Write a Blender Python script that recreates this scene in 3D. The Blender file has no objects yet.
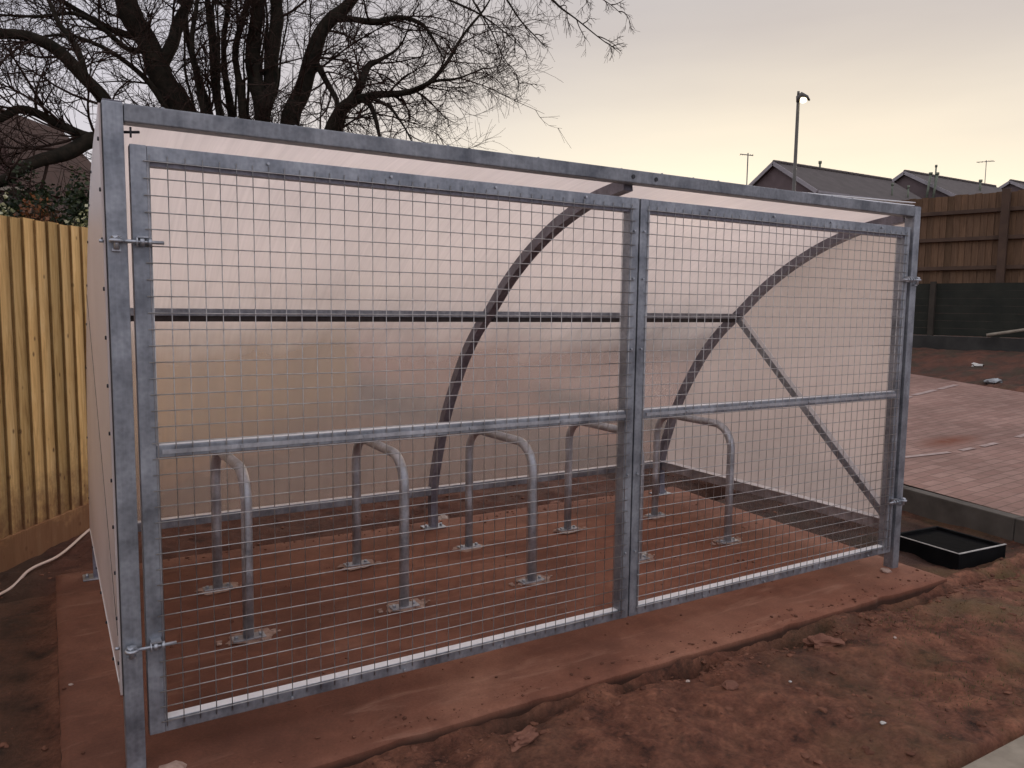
import bpy, bmesh, math, random
from mathutils import Vector, Matrix, noise
random.seed(7)
SC = bpy.context.scene
COL = SC.collection
V = Vector
# ------------------------------------------------------------------ materials
def new_mat(name):
    m = bpy.data.materials.new(name); m.use_nodes = True
    nt = m.node_tree; nt.nodes.clear()
    out = nt.nodes.new('ShaderNodeOutputMaterial')
    return m, nt, out
def N(nt, typ, **kw):
    n = nt.nodes.new(typ)
    for k, v in kw.items():
        if k.startswith('i_'):
            n.inputs[k[2:].replace('_', ' ')].default_value = v
        else: setattr(n, k, v)
    return n
def L(nt, a, b): nt.links.new(a, b)
def coords(nt, scale=(1,1,1), obj=True):
    t = N(nt, 'ShaderNodeTexCoord'); mp = N(nt, 'ShaderNodeMapping'); mp.inputs['Scale'].default_value = scale
    g = N(nt, 'ShaderNodeNewGeometry') if not obj else None
    L(nt, g.outputs['Position'] if g else t.outputs['Object'], mp.inputs['Vector']); return mp.outputs[0]
def ramp(nt, fac, stops):
    r = N(nt, 'ShaderNodeValToRGB'); e = r.color_ramp.elements
    while len(e) < len(stops): e.new(0.5)
    for i, (p, c) in enumerate(stops):
        e[i].position = p; e[i].color = (*c, 1) if len(c) == 3 else c
    L(nt, fac, r.inputs[0]); return r.outputs[0]
def noisen(nt, vec, scale, detail=6, rough=.55, dist=0):
    n = N(nt, 'ShaderNodeTexNoise'); n.inputs['Scale'].default_value = scale; n.inputs['Detail'].default_value = detail
    n.inputs['Roughness'].default_value = rough; n.inputs['Distortion'].default_value = dist
    L(nt, vec, n.inputs['Vector']); return n.outputs[0]
def mix(nt, fac, a, b, mode='MIX'):
    m = N(nt, 'ShaderNodeMix', data_type='RGBA', blend_type=mode)
    for s, x in ((0, fac), (6, a), (7, b)):
        if isinstance(x, (int, float)): m.inputs[s].default_value = x
        elif isinstance(x, tuple): m.inputs[s].default_value = (*x, 1)
        else: L(nt, x, m.inputs[s])
    return m.outputs[2]
def math_(nt, op, a, b=0.0, c=0.0):
    m = N(nt, 'ShaderNodeMath', operation=op)
    for i, x in enumerate((a, b, c)):
        if isinstance(x, (int, float)): m.inputs[i].default_value = x
        else: L(nt, x, m.inputs[i])
    return m.outputs[0]
def bump(nt, h, strength=.3, dist=.01):
    b = N(nt, 'ShaderNodeBump'); b.inputs['Strength'].default_value = strength; b.inputs['Distance'].default_value = dist
    L(nt, h, b.inputs['Height']); return b.outputs[0]
def principled(nt, out, color, rough=.6, metal=0, normal=None, spec=.5):
    p = N(nt, 'ShaderNodeBsdfPrincipled')
    for s, x in (('Base Color', color), ('Roughness', rough), ('Metallic', metal)):
        if isinstance(x, tuple): p.inputs[s].default_value = (*x, 1)
        elif isinstance(x, (int, float)): p.inputs[s].default_value = x
        else: L(nt, x, p.inputs[s])
    p.inputs['Specular IOR Level'].default_value = spec
    if normal: L(nt, normal, p.inputs['Normal'])
    L(nt, p.outputs[0], out.inputs[0]); return p
def simple(name, a, b, scale=8, rough=.7, metal=0, bs=.2, spec=.4, detail=6):
    m, nt, out = new_mat(name); v = coords(nt, obj=False)
    n = noisen(nt, v, scale, detail)
    c = ramp(nt, n, [(.3, a), (.7, b)])
    principled(nt, out, c, rough, metal, bump(nt, n, bs, .01), spec); return m
def galv(name, dark, light, metal=.55, warm=None):
    m, nt, out = new_mat(name); v = coords(nt, obj=False)
    n1 = noisen(nt, v, 9, 8, .6); vo = N(nt, 'ShaderNodeTexVoronoi'); vo.inputs['Scale'].default_value = 70; L(nt, v, vo.inputs['Vector'])
    n2 = noisen(nt, coords(nt, (30, 30, 2.5), False), 1.6, 6, .6)
    c = ramp(nt, n1, [(.32, dark), (.68, light)])
    c = mix(nt, .22, c, vo.outputs['Color'], 'OVERLAY') if False else c
    sp = ramp(nt, vo.outputs['Distance'], [(0, (.86,.86,.86)), (.7, (1.12,1.12,1.12))])
    c = mix(nt, .8, c, sp, 'MULTIPLY')
    st = ramp(nt, n2, [(.42, (1,1,1)), (.62, (.80,.80,.81))])
    c = mix(nt, .8, c, st, 'MULTIPLY')
    # pale droplets / dust near the bottom
    r = ramp(nt, n1, [(.3, (.34,)*3), (.75, (.58,)*3)])
    principled(nt, out, c, r, metal, bump(nt, n2, .12, .004), .5); return m
M = {}
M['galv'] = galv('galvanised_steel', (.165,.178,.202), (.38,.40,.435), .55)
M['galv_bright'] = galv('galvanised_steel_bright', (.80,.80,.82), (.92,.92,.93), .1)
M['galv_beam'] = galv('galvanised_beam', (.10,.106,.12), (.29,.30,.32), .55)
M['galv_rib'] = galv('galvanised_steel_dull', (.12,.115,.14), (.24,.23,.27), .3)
M['galv_tube'] = galv('galvanised_tube', (.30,.31,.335), (.56,.57,.60), .7)
M['lip'] = simple('lit_zinc_lip', (.84,.84,.85), (.93,.93,.93), 30, .5, 0, 0)  # lit tone for rail tops and flanges: sky light put into the colour
M['wire'] = simple('mesh_wire', (.31,.30,.30), (.52,.51,.50), 40, .32, .9, 0)
M['zinc'] = simple('zinc_bolt', (.33,.35,.38), (.5,.52,.56), 60, .4, .7, .05)
M['screw'] = simple('dark_screw', (.02,.02,.025), (.05,.05,.055), 60, .5, .3, 0)
M['gasket'] = simple('dark_gasket', (.03,.025,.025), (.06,.05,.05), 30, .7, 0, 0)
# ---- translucent twin wall sheet
def sheet_mat(name, tint, refr, rr, haze=None, dif=.12):
    m, nt, out = new_mat(name); v = coords(nt, obj=False)
    n = noisen(nt, v, 1.3, 5, .55)
    fl = noisen(nt, coords(nt, (60, 1.2, 1.2), False), 1.5, 4, .6)
    col = mix(nt, 1.0, ramp(nt, n, [(.3, tuple(t*.90 for t in tint)), (.7, tint)]), ramp(nt, fl, [(.3, (.93,)*3), (.7, (1.04,)*3)]), 'MULTIPLY')
    rf = N(nt, 'ShaderNodeBsdfRefraction'); rf.inputs['IOR'].default_value = 1.10; rf.inputs['Roughness'].default_value = rr
    L(nt, mix(nt, 0.5, col, (.95,.92,.9)), rf.inputs['Color'])
    tr = N(nt, 'ShaderNodeBsdfTranslucent'); L(nt, col, tr.inputs['Color'])
    df = N(nt, 'ShaderNodeBsdfDiffuse'); L(nt, col, df.inputs['Color'])
    gl = N(nt, 'ShaderNodeBsdfGlossy'); gl.inputs['Roughness'].default_value = .28; gl.inputs['Color'].default_value = (.9,.88,.88,1)
    b = bump(nt, fl, .15, .003)
    for x in (rf, gl): L(nt, b, x.inputs['Normal'])
    a = N(nt, 'ShaderNodeMixShader'); a.inputs[0].default_value = dif; L(nt, tr.outputs[0], a.inputs[1]); L(nt, df.outputs[0], a.inputs[2])
    c = N(nt, 'ShaderNodeMixShader'); c.inputs[0].default_value = refr
    if haze:
        gp = N(nt, 'ShaderNodeNewGeometry'); sz = N(nt, 'ShaderNodeSeparateXYZ'); L(nt, gp.outputs['Position'], sz.inputs[0])
        hz = math_(nt, 'MULTIPLY_ADD', n, .22, math_(nt, 'MULTIPLY', sz.outputs[2], .5))
        L(nt, ramp(nt, hz, [(.70, (haze[0],)*3), (.90, (haze[1],)*3)]), c.inputs[0])  # haze mixed in with height: clearer low down, milkier above
    L(nt, a.outputs[0], c.inputs[1]); L(nt, rf.outputs[0], c.inputs[2])
    lw = N(nt, 'ShaderNodeLayerWeight'); lw.inputs['Blend'].default_value = .35
    d = N(nt, 'ShaderNodeMixShader'); bf = N(nt, 'ShaderNodeNewGeometry'); L(nt, math_(nt, 'MULTIPLY', math_(nt, 'MULTIPLY', lw.outputs['Fresnel'], .6), math_(nt, 'SUBTRACT', 1.0, bf.outputs['Backfacing'])), d.inputs[0]); L(nt, c.outputs[0], d.inputs[1]); L(nt, gl.outputs[0], d.inputs[2])
    L(nt, d.outputs[0], out.inputs[0]); return m
M['sheet'] = sheet_mat('translucent_twinwall_sheet', (1.0,.925,.885), .58, .26, (.78,.16))
M['sheet_side'] = sheet_mat('translucent_twinwall_side_sheet', (.99,.915,.875), .34, .3)
M['sheet_left'] = sheet_mat('milky_twinwall_side_sheet', (.97,.89,.87), .18, .4, None, .55)
# ---- soil, slab
def soil_mat():
    m, nt, out = new_mat('red_clay_soil'); v = coords(nt, obj=False)
    n1 = noisen(nt, v, 1.1, 8, .62); n2 = noisen(nt, v, 7, 10, .65); n3 = noisen(nt, v, 60, 6, .6)
    c = ramp(nt, n2, [(.31, (.042,.020,.014)), (.44, (.205,.084,.052)), (.70, (.37,.168,.102))])
    c = mix(nt, ramp(nt, n1, [(.52, (0,0,0)), (.68, (.5,)*3)]), c, (.085,.050,.030))
    c = mix(nt, .75, c, ramp(nt, n3, [(.3, (.6,.6,.6)), (.7, (1.3,1.25,1.2))]), 'MULTIPLY')
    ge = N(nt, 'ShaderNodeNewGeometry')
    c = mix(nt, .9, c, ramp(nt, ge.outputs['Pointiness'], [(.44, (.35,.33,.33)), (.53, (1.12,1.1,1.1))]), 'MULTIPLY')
    n7 = noisen(nt, v, 3.1, 9, .72, .5)
    c = mix(nt, ramp(nt, n7, [(.56, (0,)*3), (.66, (.7,)*3)]), c, (.045,.028,.019))
    # patches of yellow-green moss and darker ground
    px = N(nt, 'ShaderNodeSeparateXYZ'); L(nt, ge.outputs['Position'], px.inputs[0])
    n4 = noisen(nt, v, 2.3, 6, .6)
    grn = math_(nt, 'MULTIPLY', ramp(nt, n4, [(.48, (0,)*3), (.66, (1,)*3)]), ramp(nt, math_(nt, 'SUBTRACT', math_(nt, 'DIVIDE', px.outputs[0], 5.0), math_(nt, 'MULTIPLY', px.outputs[1], .25)), [(.56, (.0,)*3), (.92, (.78,)*3)]))
    c = mix(nt, grn, c, (.17,.115,.05))
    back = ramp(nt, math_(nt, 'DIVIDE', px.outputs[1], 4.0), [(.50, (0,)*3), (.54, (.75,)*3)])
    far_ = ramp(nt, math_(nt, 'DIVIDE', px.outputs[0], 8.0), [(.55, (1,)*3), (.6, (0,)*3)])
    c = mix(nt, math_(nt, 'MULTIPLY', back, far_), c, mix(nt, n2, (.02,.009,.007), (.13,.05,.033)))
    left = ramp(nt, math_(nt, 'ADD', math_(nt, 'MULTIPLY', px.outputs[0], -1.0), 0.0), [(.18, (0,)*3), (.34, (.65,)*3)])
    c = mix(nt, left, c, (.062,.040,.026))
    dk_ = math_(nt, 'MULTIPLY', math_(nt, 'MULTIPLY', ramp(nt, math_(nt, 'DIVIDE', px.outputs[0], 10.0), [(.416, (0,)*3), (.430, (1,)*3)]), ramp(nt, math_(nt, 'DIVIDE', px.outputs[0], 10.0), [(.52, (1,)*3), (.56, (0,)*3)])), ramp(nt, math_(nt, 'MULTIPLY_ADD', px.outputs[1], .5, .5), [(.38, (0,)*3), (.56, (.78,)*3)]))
    c = mix(nt, dk_, c, (.024,.013,.010))  # shade of the side trench and chamber pit put into the soil colour
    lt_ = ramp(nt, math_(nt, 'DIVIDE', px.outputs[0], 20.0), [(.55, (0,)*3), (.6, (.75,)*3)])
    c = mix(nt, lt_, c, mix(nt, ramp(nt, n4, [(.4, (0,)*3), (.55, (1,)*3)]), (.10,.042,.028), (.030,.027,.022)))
    n6 = noisen(nt, v, 34, 10, .78)
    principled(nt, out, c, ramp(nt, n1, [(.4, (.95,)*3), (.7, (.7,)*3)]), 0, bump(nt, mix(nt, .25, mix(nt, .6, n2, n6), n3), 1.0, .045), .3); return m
M['soil'] = soil_mat()
def slab_mat():
    m, nt, out = new_mat('dusty_red_concrete'); v = coords(nt, obj=False)
    n1 = noisen(nt, v, 1.3, 8, .6, .6); n2 = noisen(nt, v, 9, 8, .6); n3 = noisen(nt, v, 90, 5, .6)
    n5 = noisen(nt, coords(nt, (1.2, 6, 1), False), 1.6, 7, .62, 1.2)
    c = ramp(nt, n1, [(.3, (.142,.056,.034)), (.5, (.205,.083,.050)), (.72, (.285,.133,.084))])
    c = mix(nt, .6, c, ramp(nt, n2, [(.3, (.75,.74,.74)), (.7, (1.2,1.2,1.2))]), 'MULTIPLY')
    c = mix(nt, .4, c, ramp(nt, n3, [(.3, (.7,.7,.7)), (.7, (1.25,1.25,1.25))]), 'MULTIPLY')
    c = mix(nt, ramp(nt, n5, [(.56, (0,)*3), (.74, (.5,)*3)]), c, (.40,.22,.15))
    sp = N(nt, 'ShaderNodeTexVoronoi'); sp.inputs['Scale'].default_value = 5.5; L(nt, v, sp.inputs['Vector'])
    c = mix(nt, ramp(nt, sp.outputs['Distance'], [(.02, (.7,)*3), (.05, (0,)*3)]), c, (.045,.022,.018))
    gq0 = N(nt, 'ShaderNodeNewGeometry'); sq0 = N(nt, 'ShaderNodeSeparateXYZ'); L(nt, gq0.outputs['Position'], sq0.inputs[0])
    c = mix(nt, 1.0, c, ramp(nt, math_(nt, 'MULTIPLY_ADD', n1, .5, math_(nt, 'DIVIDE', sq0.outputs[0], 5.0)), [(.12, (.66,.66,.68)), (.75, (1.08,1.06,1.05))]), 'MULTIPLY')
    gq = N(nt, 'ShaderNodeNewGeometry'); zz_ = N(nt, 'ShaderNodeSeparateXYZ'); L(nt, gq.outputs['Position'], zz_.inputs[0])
    c = mix(nt, ramp(nt, math_(nt, 'MULTIPLY', zz_.outputs[2], -20.0), [(.2, (0,)*3), (.7, (.85,)*3)]), c, (.035,.018,.012))  # face darkens downward: shade of the edge trench put into the colour
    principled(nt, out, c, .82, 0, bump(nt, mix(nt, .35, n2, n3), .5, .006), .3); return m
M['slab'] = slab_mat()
def timber(name, cols, plank, axis=(1,0,0), rough=.75, knots=True, grey=0):
    """planks: colour varies per plank through an object-space stripe index"""
    m, nt, out = new_mat(name)
    t = N(nt, 'ShaderNodeTexCoord'); sx = N(nt, 'ShaderNodeSeparateXYZ'); L(nt, t.outputs['Object'], sx.inputs[0])
    idx = math_(nt, 'FLOOR', math_(nt, 'DIVIDE', sx.outputs[0], plank))
    wn = N(nt, 'ShaderNodeTexWhiteNoise', noise_dimensions='1D'); L(nt, idx, wn.inputs['W'])
    cmb = N(nt, 'ShaderNodeCombineXYZ'); L(nt, math_(nt, 'MULTIPLY', sx.outputs[0], 14.0), cmb.inputs[0]); L(nt, math_(nt, 'MULTIPLY', sx.outputs[2], 1.1), cmb.inputs[1]); L(nt, math_(nt, 'MULTIPLY', wn.outputs[0], 37.0), cmb.inputs[2])
    gr = noisen(nt, cmb.outputs[0], 2.2, 8, .62, 1.4)
    c = ramp(nt, gr, [(.28, cols[0]), (.5, cols[1]), (.75, cols[2])])
    c = mix(nt, .8, c, ramp(nt, wn.outputs[0], [(0, (.66,.64,.58)), (.5, (.95,.93,.93)), (1, (1.22,1.17,1.12))]), 'MULTIPLY')
    if knots:
        cm2 = N(nt, 'ShaderNodeCombineXYZ'); L(nt, math_(nt, 'MULTIPLY', sx.outputs[0], 11.0), cm2.inputs[0]); L(nt, math_(nt, 'MULTIPLY', sx.outputs[2], 7.5), cm2.inputs[1]); L(nt, math_(nt, 'MULTIPLY', wn.outputs[0], 91.0), cm2.inputs[2])
        vo = N(nt, 'ShaderNodeTexVoronoi'); vo.inputs['Scale'].default_value = 1.0; L(nt, cm2.outputs[0], vo.inputs['Vector'])
        c = mix(nt, ramp(nt, vo.outputs['Distance'], [(.06, (.8,)*3), (.15, (0,)*3)]), c, (.12,.055,.024))
    fr = math_(nt, 'FRACT', math_(nt, 'DIVIDE', sx.outputs[0], plank))
    c = mix(nt, 1.0, c, ramp(nt, fr, [(.0, (.3,.27,.24)), (.06, (1.05,)*3), (.9, (.88,)*3), (1, (.5,)*3)]), 'MULTIPLY') if knots and plank < 1 else c  # shadow lines at the lapped board edges put into the colour
    g = noisen(nt, t.outputs['Object'], 1.7, 6, .6)
    c = mix(nt, ramp(nt, g, [(.56, (0,)*3), (.74, (.4,)*3)]), c, tuple(.6*x for x in cols[1]))
    sp_ = math_(nt, 'SUBTRACT', math_(nt, 'MULTIPLY', noisen(nt, t.outputs['Object'], 11, 6, .7), .9), sx.outputs[2])
    if knots: c = mix(nt, ramp(nt, sp_, [(.0, (0,)*3), (.42, (.8,)*3)]), c, (.17,.075,.04))
    principled(nt, out, c, rough, 0, bump(nt, gr, .25, .004), .25); return m
M['pale_timber'] = timber('treated_softwood', ((.45,.27,.10),(.70,.46,.19),(.84,.62,.31)), .1)
M['gravel_board'] = timber('softwood_gravel_board', ((.40,.20,.09),(.56,.31,.14),(.68,.42,.21)), 2.4)
M['brown_timber'] = timber('brown_stained_timber', ((.085,.050,.030),(.135,.080,.046),(.19,.115,.070)), .12, knots=False)
M['brown_rail'] = simple('brown_fence_rail', (.055,.032,.021), (.09,.053,.034), 4, .8)
M['dark_board'] = simple('dark_green_board', (.011,.013,.009), (.022,.023,.016), 3, .85, 0, .3)
M['dark_concrete'] = simple('damp_dark_concrete', (.022,.021,.019), (.05,.047,.042), 3, .9, 0, .3)
M['dark_post'] = simple('dark_fence_post', (.030,.024,.018), (.05,.04,.03), 4, .85)
M['bark'] = simple('tree_bark', (.012,.012,.009), (.036,.028,.020), 14, .95, 0, .9, .15)
M['twig'] = simple('twig_bark', (.028,.018,.014), (.055,.034,.027), 10, .9, 0, .1, .1)
def pave_mat():
    m, nt, out = new_mat('block_paving')
    t = N(nt, 'ShaderNodeTexCoord'); mp = N(nt, 'ShaderNodeMapping'); L(nt, t.outputs['Object'], mp.inputs[0])
    br = N(nt, 'ShaderNodeTexBrick'); L(nt, mp.outputs[0], br.inputs['Vector'])
    br.inputs['Scale'].default_value = 1; br.inputs['Brick Width'].default_value = .2; br.inputs['Row Height'].default_value = .1; br.inputs['Mortar Size'].default_value = .006
    br.inputs['Mortar Smooth'].default_value = .3
    br.inputs['Color1'].default_value = (.25,.147,.118,1); br.inputs['Color2'].default_value = (.32,.205,.168,1); br.inputs['Mortar'].default_value = (.165,.105,.08,1)
    n = noisen(nt, t.outputs['Object'], .9, 8, .6); n2 = noisen(nt, t.outputs['Object'], 14, 6, .6)
    c = mix(nt, .9, br.outputs[0], ramp(nt, n, [(.3, (.72,.68,.66)), (.7, (1.25,1.2,1.2))]), 'MULTIPLY')
    c = mix(nt, .5, c, ramp(nt, n2, [(.3, (.75,)*3), (.7, (1.2,)*3)]), 'MULTIPLY')
    st = N(nt, 'ShaderNodeTexGradient', gradient_type='SPHERICAL'); mp2 = N(nt, 'ShaderNodeMapping'); mp2.inputs['Location'].default_value = (-7.45/.55, -1.66/.22, 0); mp2.inputs['Scale'].default_value = (1/.55, 1/.22, .0)
    L(nt, N(nt, 'ShaderNodeNewGeometry').outputs['Position'], mp2.inputs[0]); L(nt, mp2.outputs[0], st.inputs[0])
    c = mix(nt, math_(nt, 'MULTIPLY', math_(nt, 'MULTIPLY', st.outputs['Fac'], n2), 2.2), c, (.17,.052,.025))
    principled(nt, out, c, .8, 0, bump(nt, br.outputs['Fac'], -.35, .006), .35); return m
M['paving'] = pave_mat()
M['paint'] = simple('worn_white_paint', (.30,.21,.185), (.44,.34,.31), 9, .8)
M['kerb'] = simple('concrete_kerb', (.07,.058,.048), (.12,.105,.088), 6, .85, 0, .3)
M['kerb_pale'] = simple('pale_concrete', (.20,.170,.130), (.31,.268,.210), 12, .85, 0, .3)
M['asphalt'] = simple('asphalt', (.045,.045,.047), (.07,.068,.068), 30, .85, 0, .4)
M['mortar'] = simple('dusty_mortar', (.22,.12,.085), (.46,.34,.28), 25, .9, 0, .6)
M['black_plastic'] = simple('black_plastic', (.004,.004,.0045), (.009,.009,.0095), 8, .8, 0, .1, .1)
M['rim'] = simple('rim_highlight', (.32,.31,.30), (.55,.53,.5), 20, .5)
M['stone'] = simple('pale_stone', (.30,.22,.18), (.52,.42,.36), 15, .85, 0, .5)
M['brick'] = simple('broken_red_brick', (.15,.062,.04), (.25,.115,.075), 20, .85, 0, .5)
M['clod'] = simple('soil_clod', (.075,.032,.022), (.24,.11,.07), 9, .95, 0, .7, .2)
M['hose'] = simple('pale_pink_hose', (.62,.46,.38), (.72,.56,.47), 5, .5)
M['litter'] = simple('white_plastic_scrap', (.42,.40,.37), (.62,.60,.56), 10, .5)
M['bag'] = simple('grey_plastic_bag', (.28,.30,.31), (.42,.44,.45), 10, .4)
M['house_wall'] = simple('brick_wall_far', (.115,.085,.085), (.14,.105,.105), 3, .9)
M['house_roof'] = simple('dark_roof_tile', (.07,.058,.055), (.10,.083,.079), 2, .8)
M['board_white'] = simple('white_bargeboard', (.26,.24,.25), (.34,.31,.32), 3, .6)
M['red_roof'] = simple('red_roof_tile', (.036,.016,.013), (.055,.025,.020), 1.5, .85)
M['pipe'] = simple('grey_green_pipe', (.10,.12,.09), (.2,.22,.16), 3, .6)
M['aerial'] = simple('aerial_metal', (.10,.10,.10), (.2,.2,.2), 3, .5, .6)
M['column'] = simple('lamp_column_steel', (.075,.07,.065), (.12,.11,.10), 3, .5, .4)
def leafmat(name, cols, rough=.5):
    m, nt, out = new_mat(name); oi = N(nt, 'ShaderNodeNewGeometry')
    c = ramp(nt, oi.outputs['Random Per Island'], [(i/(len(cols)-1), c) for i, c in enumerate(cols)])
    d = N(nt, 'ShaderNodeBsdfPrincipled'); L(nt, c, d.inputs['Base Color']); d.inputs['Roughness'].default_value = rough
    t = N(nt, 'ShaderNodeBsdfTranslucent'); L(nt, c, t.inputs['Color'])
    x = N(nt, 'ShaderNodeMixShader'); x.inputs[0].default_value = .25; L(nt, d.outputs[0], x.inputs[1]); L(nt, t.outputs[0], x.inputs[2]); L(nt, x.outputs[0], out.inputs[0]); return m
M['leaf_dark'] = leafmat('dark_evergreen_leaf', [(.012,.022,.010),(.028,.042,.016),(.05,.065,.022)])
M['leaf_copper'] = leafmat('copper_leaf', [(.05,.025,.012),(.16,.062,.025),(.30,.12,.045)])
M['leaf_pale'] = leafmat('variegated_leaf', [(.05,.065,.02),(.40,.40,.20),(.62,.60,.40)])
m_, nt_, o_ = new_mat('lit_lamp_lens'); e_ = N(nt_, 'ShaderNodeEmission'); e_.inputs['Color'].default_value = (1,.86,.55,1); e_.inputs['Strength'].default_value = 4; L(nt_, e_.outputs[0], o_.inputs[0]); M['lens'] = m_
m_, nt_, o_ = new_mat('matte_black'); principled(nt_, o_, (.003,.003,.0035), .8, 0, bump(nt_, noisen(nt_, coords(nt_), 12), .4, .01), .05); M['pit'] = m_  # near-black matte fill for the chamber top and window panes

# ------------------------------------------------------------------ mesh builder
class MB:
    def __init__(s): s.v = []; s.f = []; s.smooth = []
    def add(s, vs, fs, smooth=False):
        b = len(s.v); s.v += [tuple(p) for p in vs]; s.f += [tuple(i+b for i in f) for f in fs]; s.smooth += [smooth]*len(fs)
    def box(s, x0, x1, y0, y1, z0, z1, bev=0.0):
        if bev:
            bm = bmesh.new(); bmesh.ops.create_cube(bm, size=1)
            for v in bm.verts: v.co = ((x0+x1)/2+v.co.x*(x1-x0), (y0+y1)/2+v.co.y*(y1-y0), (z0+z1)/2+v.co.z*(z1-z0))
            bmesh.ops.bevel(bm, geom=bm.edges[:], offset=bev, segments=2, affect='EDGES', profile=.6)
            bm.verts.index_update(); s.add([v.co.copy() for v in bm.verts], [[v.index for v in f.verts] for f in bm.faces]); bm.free(); return
        s.add([(x,y,z) for z in (z0,z1) for y in (y0,y1) for x in (x0,x1)], [(0,2,3,1),(4,5,7,6),(0,1,5,4),(2,6,7,3),(0,4,6,2),(1,3,7,5)])
    def bar(s, a, b, w, h, up=(0,0,1), bev=0.0):
        """square section bar from a to b: w sideways, h along up"""
        a, b = V(a), V(b); d = (b-a); ln = d.length; d.normalize(); u = V(up); r = d.cross(u).normalized(); u = r.cross(d)
        t = MB(); t.box(-w/2, w/2, -h/2, h/2, 0, ln, bev)
        s.add([a + r*p[0] + u*p[1] + d*p[2] for p in t.v], t.f)
    def tube(s, pts, rad, n=10, cap=True, smooth=True):
        pts = [V(p) for p in pts]; k = len(pts)
        if not hasattr(rad, '__len__'): rad = [rad]*k
        vs = []; ref = None
        for i, p in enumerate(pts):
            t = (pts[min(i+1, k-1)] - pts[max(i-1, 0)])
            if t.length < 1e-9: t = V((0,0,1))
            t.normalize()
            if ref is None: ref = t.orthogonal().normalized()
            ref = (ref - t*ref.dot(t)); 
            if ref.length < 1e-6: ref = t.orthogonal()
            ref.normalize(); bn = t.cross(ref)
            for j in range(n):
                a = 2*math.pi*j/n; vs.append(p + (ref*math.cos(a) + bn*math.sin(a))*rad[i])
        fs = [(i*n+j, i*n+(j+1)%n, (i+1)*n+(j+1)%n, (i+1)*n+j) for i in range(k-1) for j in range(n)]
        s.add(vs, fs, smooth)
        if cap: 
            b = len(s.v)-len(vs); s.f += [tuple(b+j for j in range(n))[::-1], tuple(b+(k-1)*n+j for j in range(n))]; s.smooth += [False, False]
    def cyl(s, a, b, r, n=10): s.tube([a, b], r, n)
    def ico(s, c, r, sub=1, squash=(1,1,1), jit=.2, rot=0.0, seed=0):
        bm = bmesh.new(); bmesh.ops.create_icosphere(bm, subdivisions=sub, radius=1)
        rm = Matrix.Rotation(rot, 3, 'Z'); rr = random.Random(seed)
        off = V((rr.random()*50, rr.random()*50, 0))
        vs = []
        for v in bm.verts:
            q = v.co*(1+jit*noise.noise(v.co*1.7+off)*1.6); q = V((q.x*squash[0], q.y*squash[1], q.z*squash[2])); vs.append(V(c) + rm @ q * r)
        bm.verts.index_update(); s.add(vs, [[v.index for v in f.verts] for f in bm.faces]); bm.free()
    def build(s, name, mat, parent=None, loc=None, recalc=True):
        me = bpy.data.meshes.new(name); me.from_pydata(s.v, [], s.f); me.polygons.foreach_set('use_smooth', s.smooth)
        me.materials.append(mat)
        if recalc and len(s.f) < 60000:
            bm = bmesh.new(); bm.from_mesh(me); bmesh.ops.recalc_face_normals(bm, faces=bm.faces); bm.to_mesh(me); bm.free()
        o = bpy.data.objects.new(name, me); COL.objects.link(o)
        if parent: o.parent = parent
        if loc: o.location = loc
        return o
def build_each(mb, name, mat, parent):
    par = list(range(len(mb.v)))
    def find(i):
        while par[i] != i: par[i] = par[par[i]]; i = par[i]
        return i
    for f in mb.f:
        a = find(f[0])
        for q in f[1:]: par[find(q)] = a
    groups = {}
    for k, f in enumerate(mb.f): groups.setdefault(find(f[0]), []).append(k)
    out_ = []
    for g in groups.values():
        ids = sorted({i for k in g for i in mb.f[k]}); mp_ = {i: n for n, i in enumerate(ids)}
        m2 = MB(); m2.v = [mb.v[i] for i in ids]; m2.f = [tuple(mp_[i] for i in mb.f[k]) for k in g]; m2.smooth = [mb.smooth[k] for k in g]
        out_.append(m2.build(name, mat, parent))
    return out_
def tag(o, label=None, cat=None, group=None, kind=None):
    for k, v in (('label', label), ('category', cat), ('group', group), ('kind', kind)):
        if v: o[k] = v
    return o
def empty(name, loc=(0,0,0), rz=0):
    o = bpy.data.objects.new(name, None); COL.objects.link(o); o.location = loc; o.rotation_euler = (0,0,rz); o.empty_display_size = .1; return o
def catmull(P, k=6):
    P = [V(p) for p in P]; out = []
    for i in range(len(P)-1):
        p0, p1, p2, p3 = P[max(i-1,0)], P[i], P[i+1], P[min(i+2, len(P)-1)]
        for j in range(k):
            t = j/k; out.append(.5*((2*p1)+(p2-p0)*t+(2*p0-5*p1+4*p2-p3)*t*t+(3*p1-p0-3*p2+p3)*t**3))
    out.append(P[-1]); return out
def sstep(a, b, x):
    t = max(0., min(1., (x-a)/(b-a))); return t*t*(3-2*t)

# ------------------------------------------------------------------ camera
cam = bpy.data.cameras.new('camera'); co = bpy.data.objects.new('camera', cam); COL.objects.link(co)
r_, u_, f_ = V((.857993,-.513495,.013035)), V((.039682,.091564,.995008)), V((.512125,.853193,-.098938))
co.matrix_world = Matrix.Translation((-.1823,-2.6104,1.472)) @ Matrix((( r_.x,u_.x,-f_.x),(r_.y,u_.y,-f_.y),(r_.z,u_.z,-f_.z))).to_4x4()
cam.sensor_width = 36; cam.lens = 27.19; cam.clip_start = .05; cam.clip_end = 2000
SC.camera = co

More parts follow.
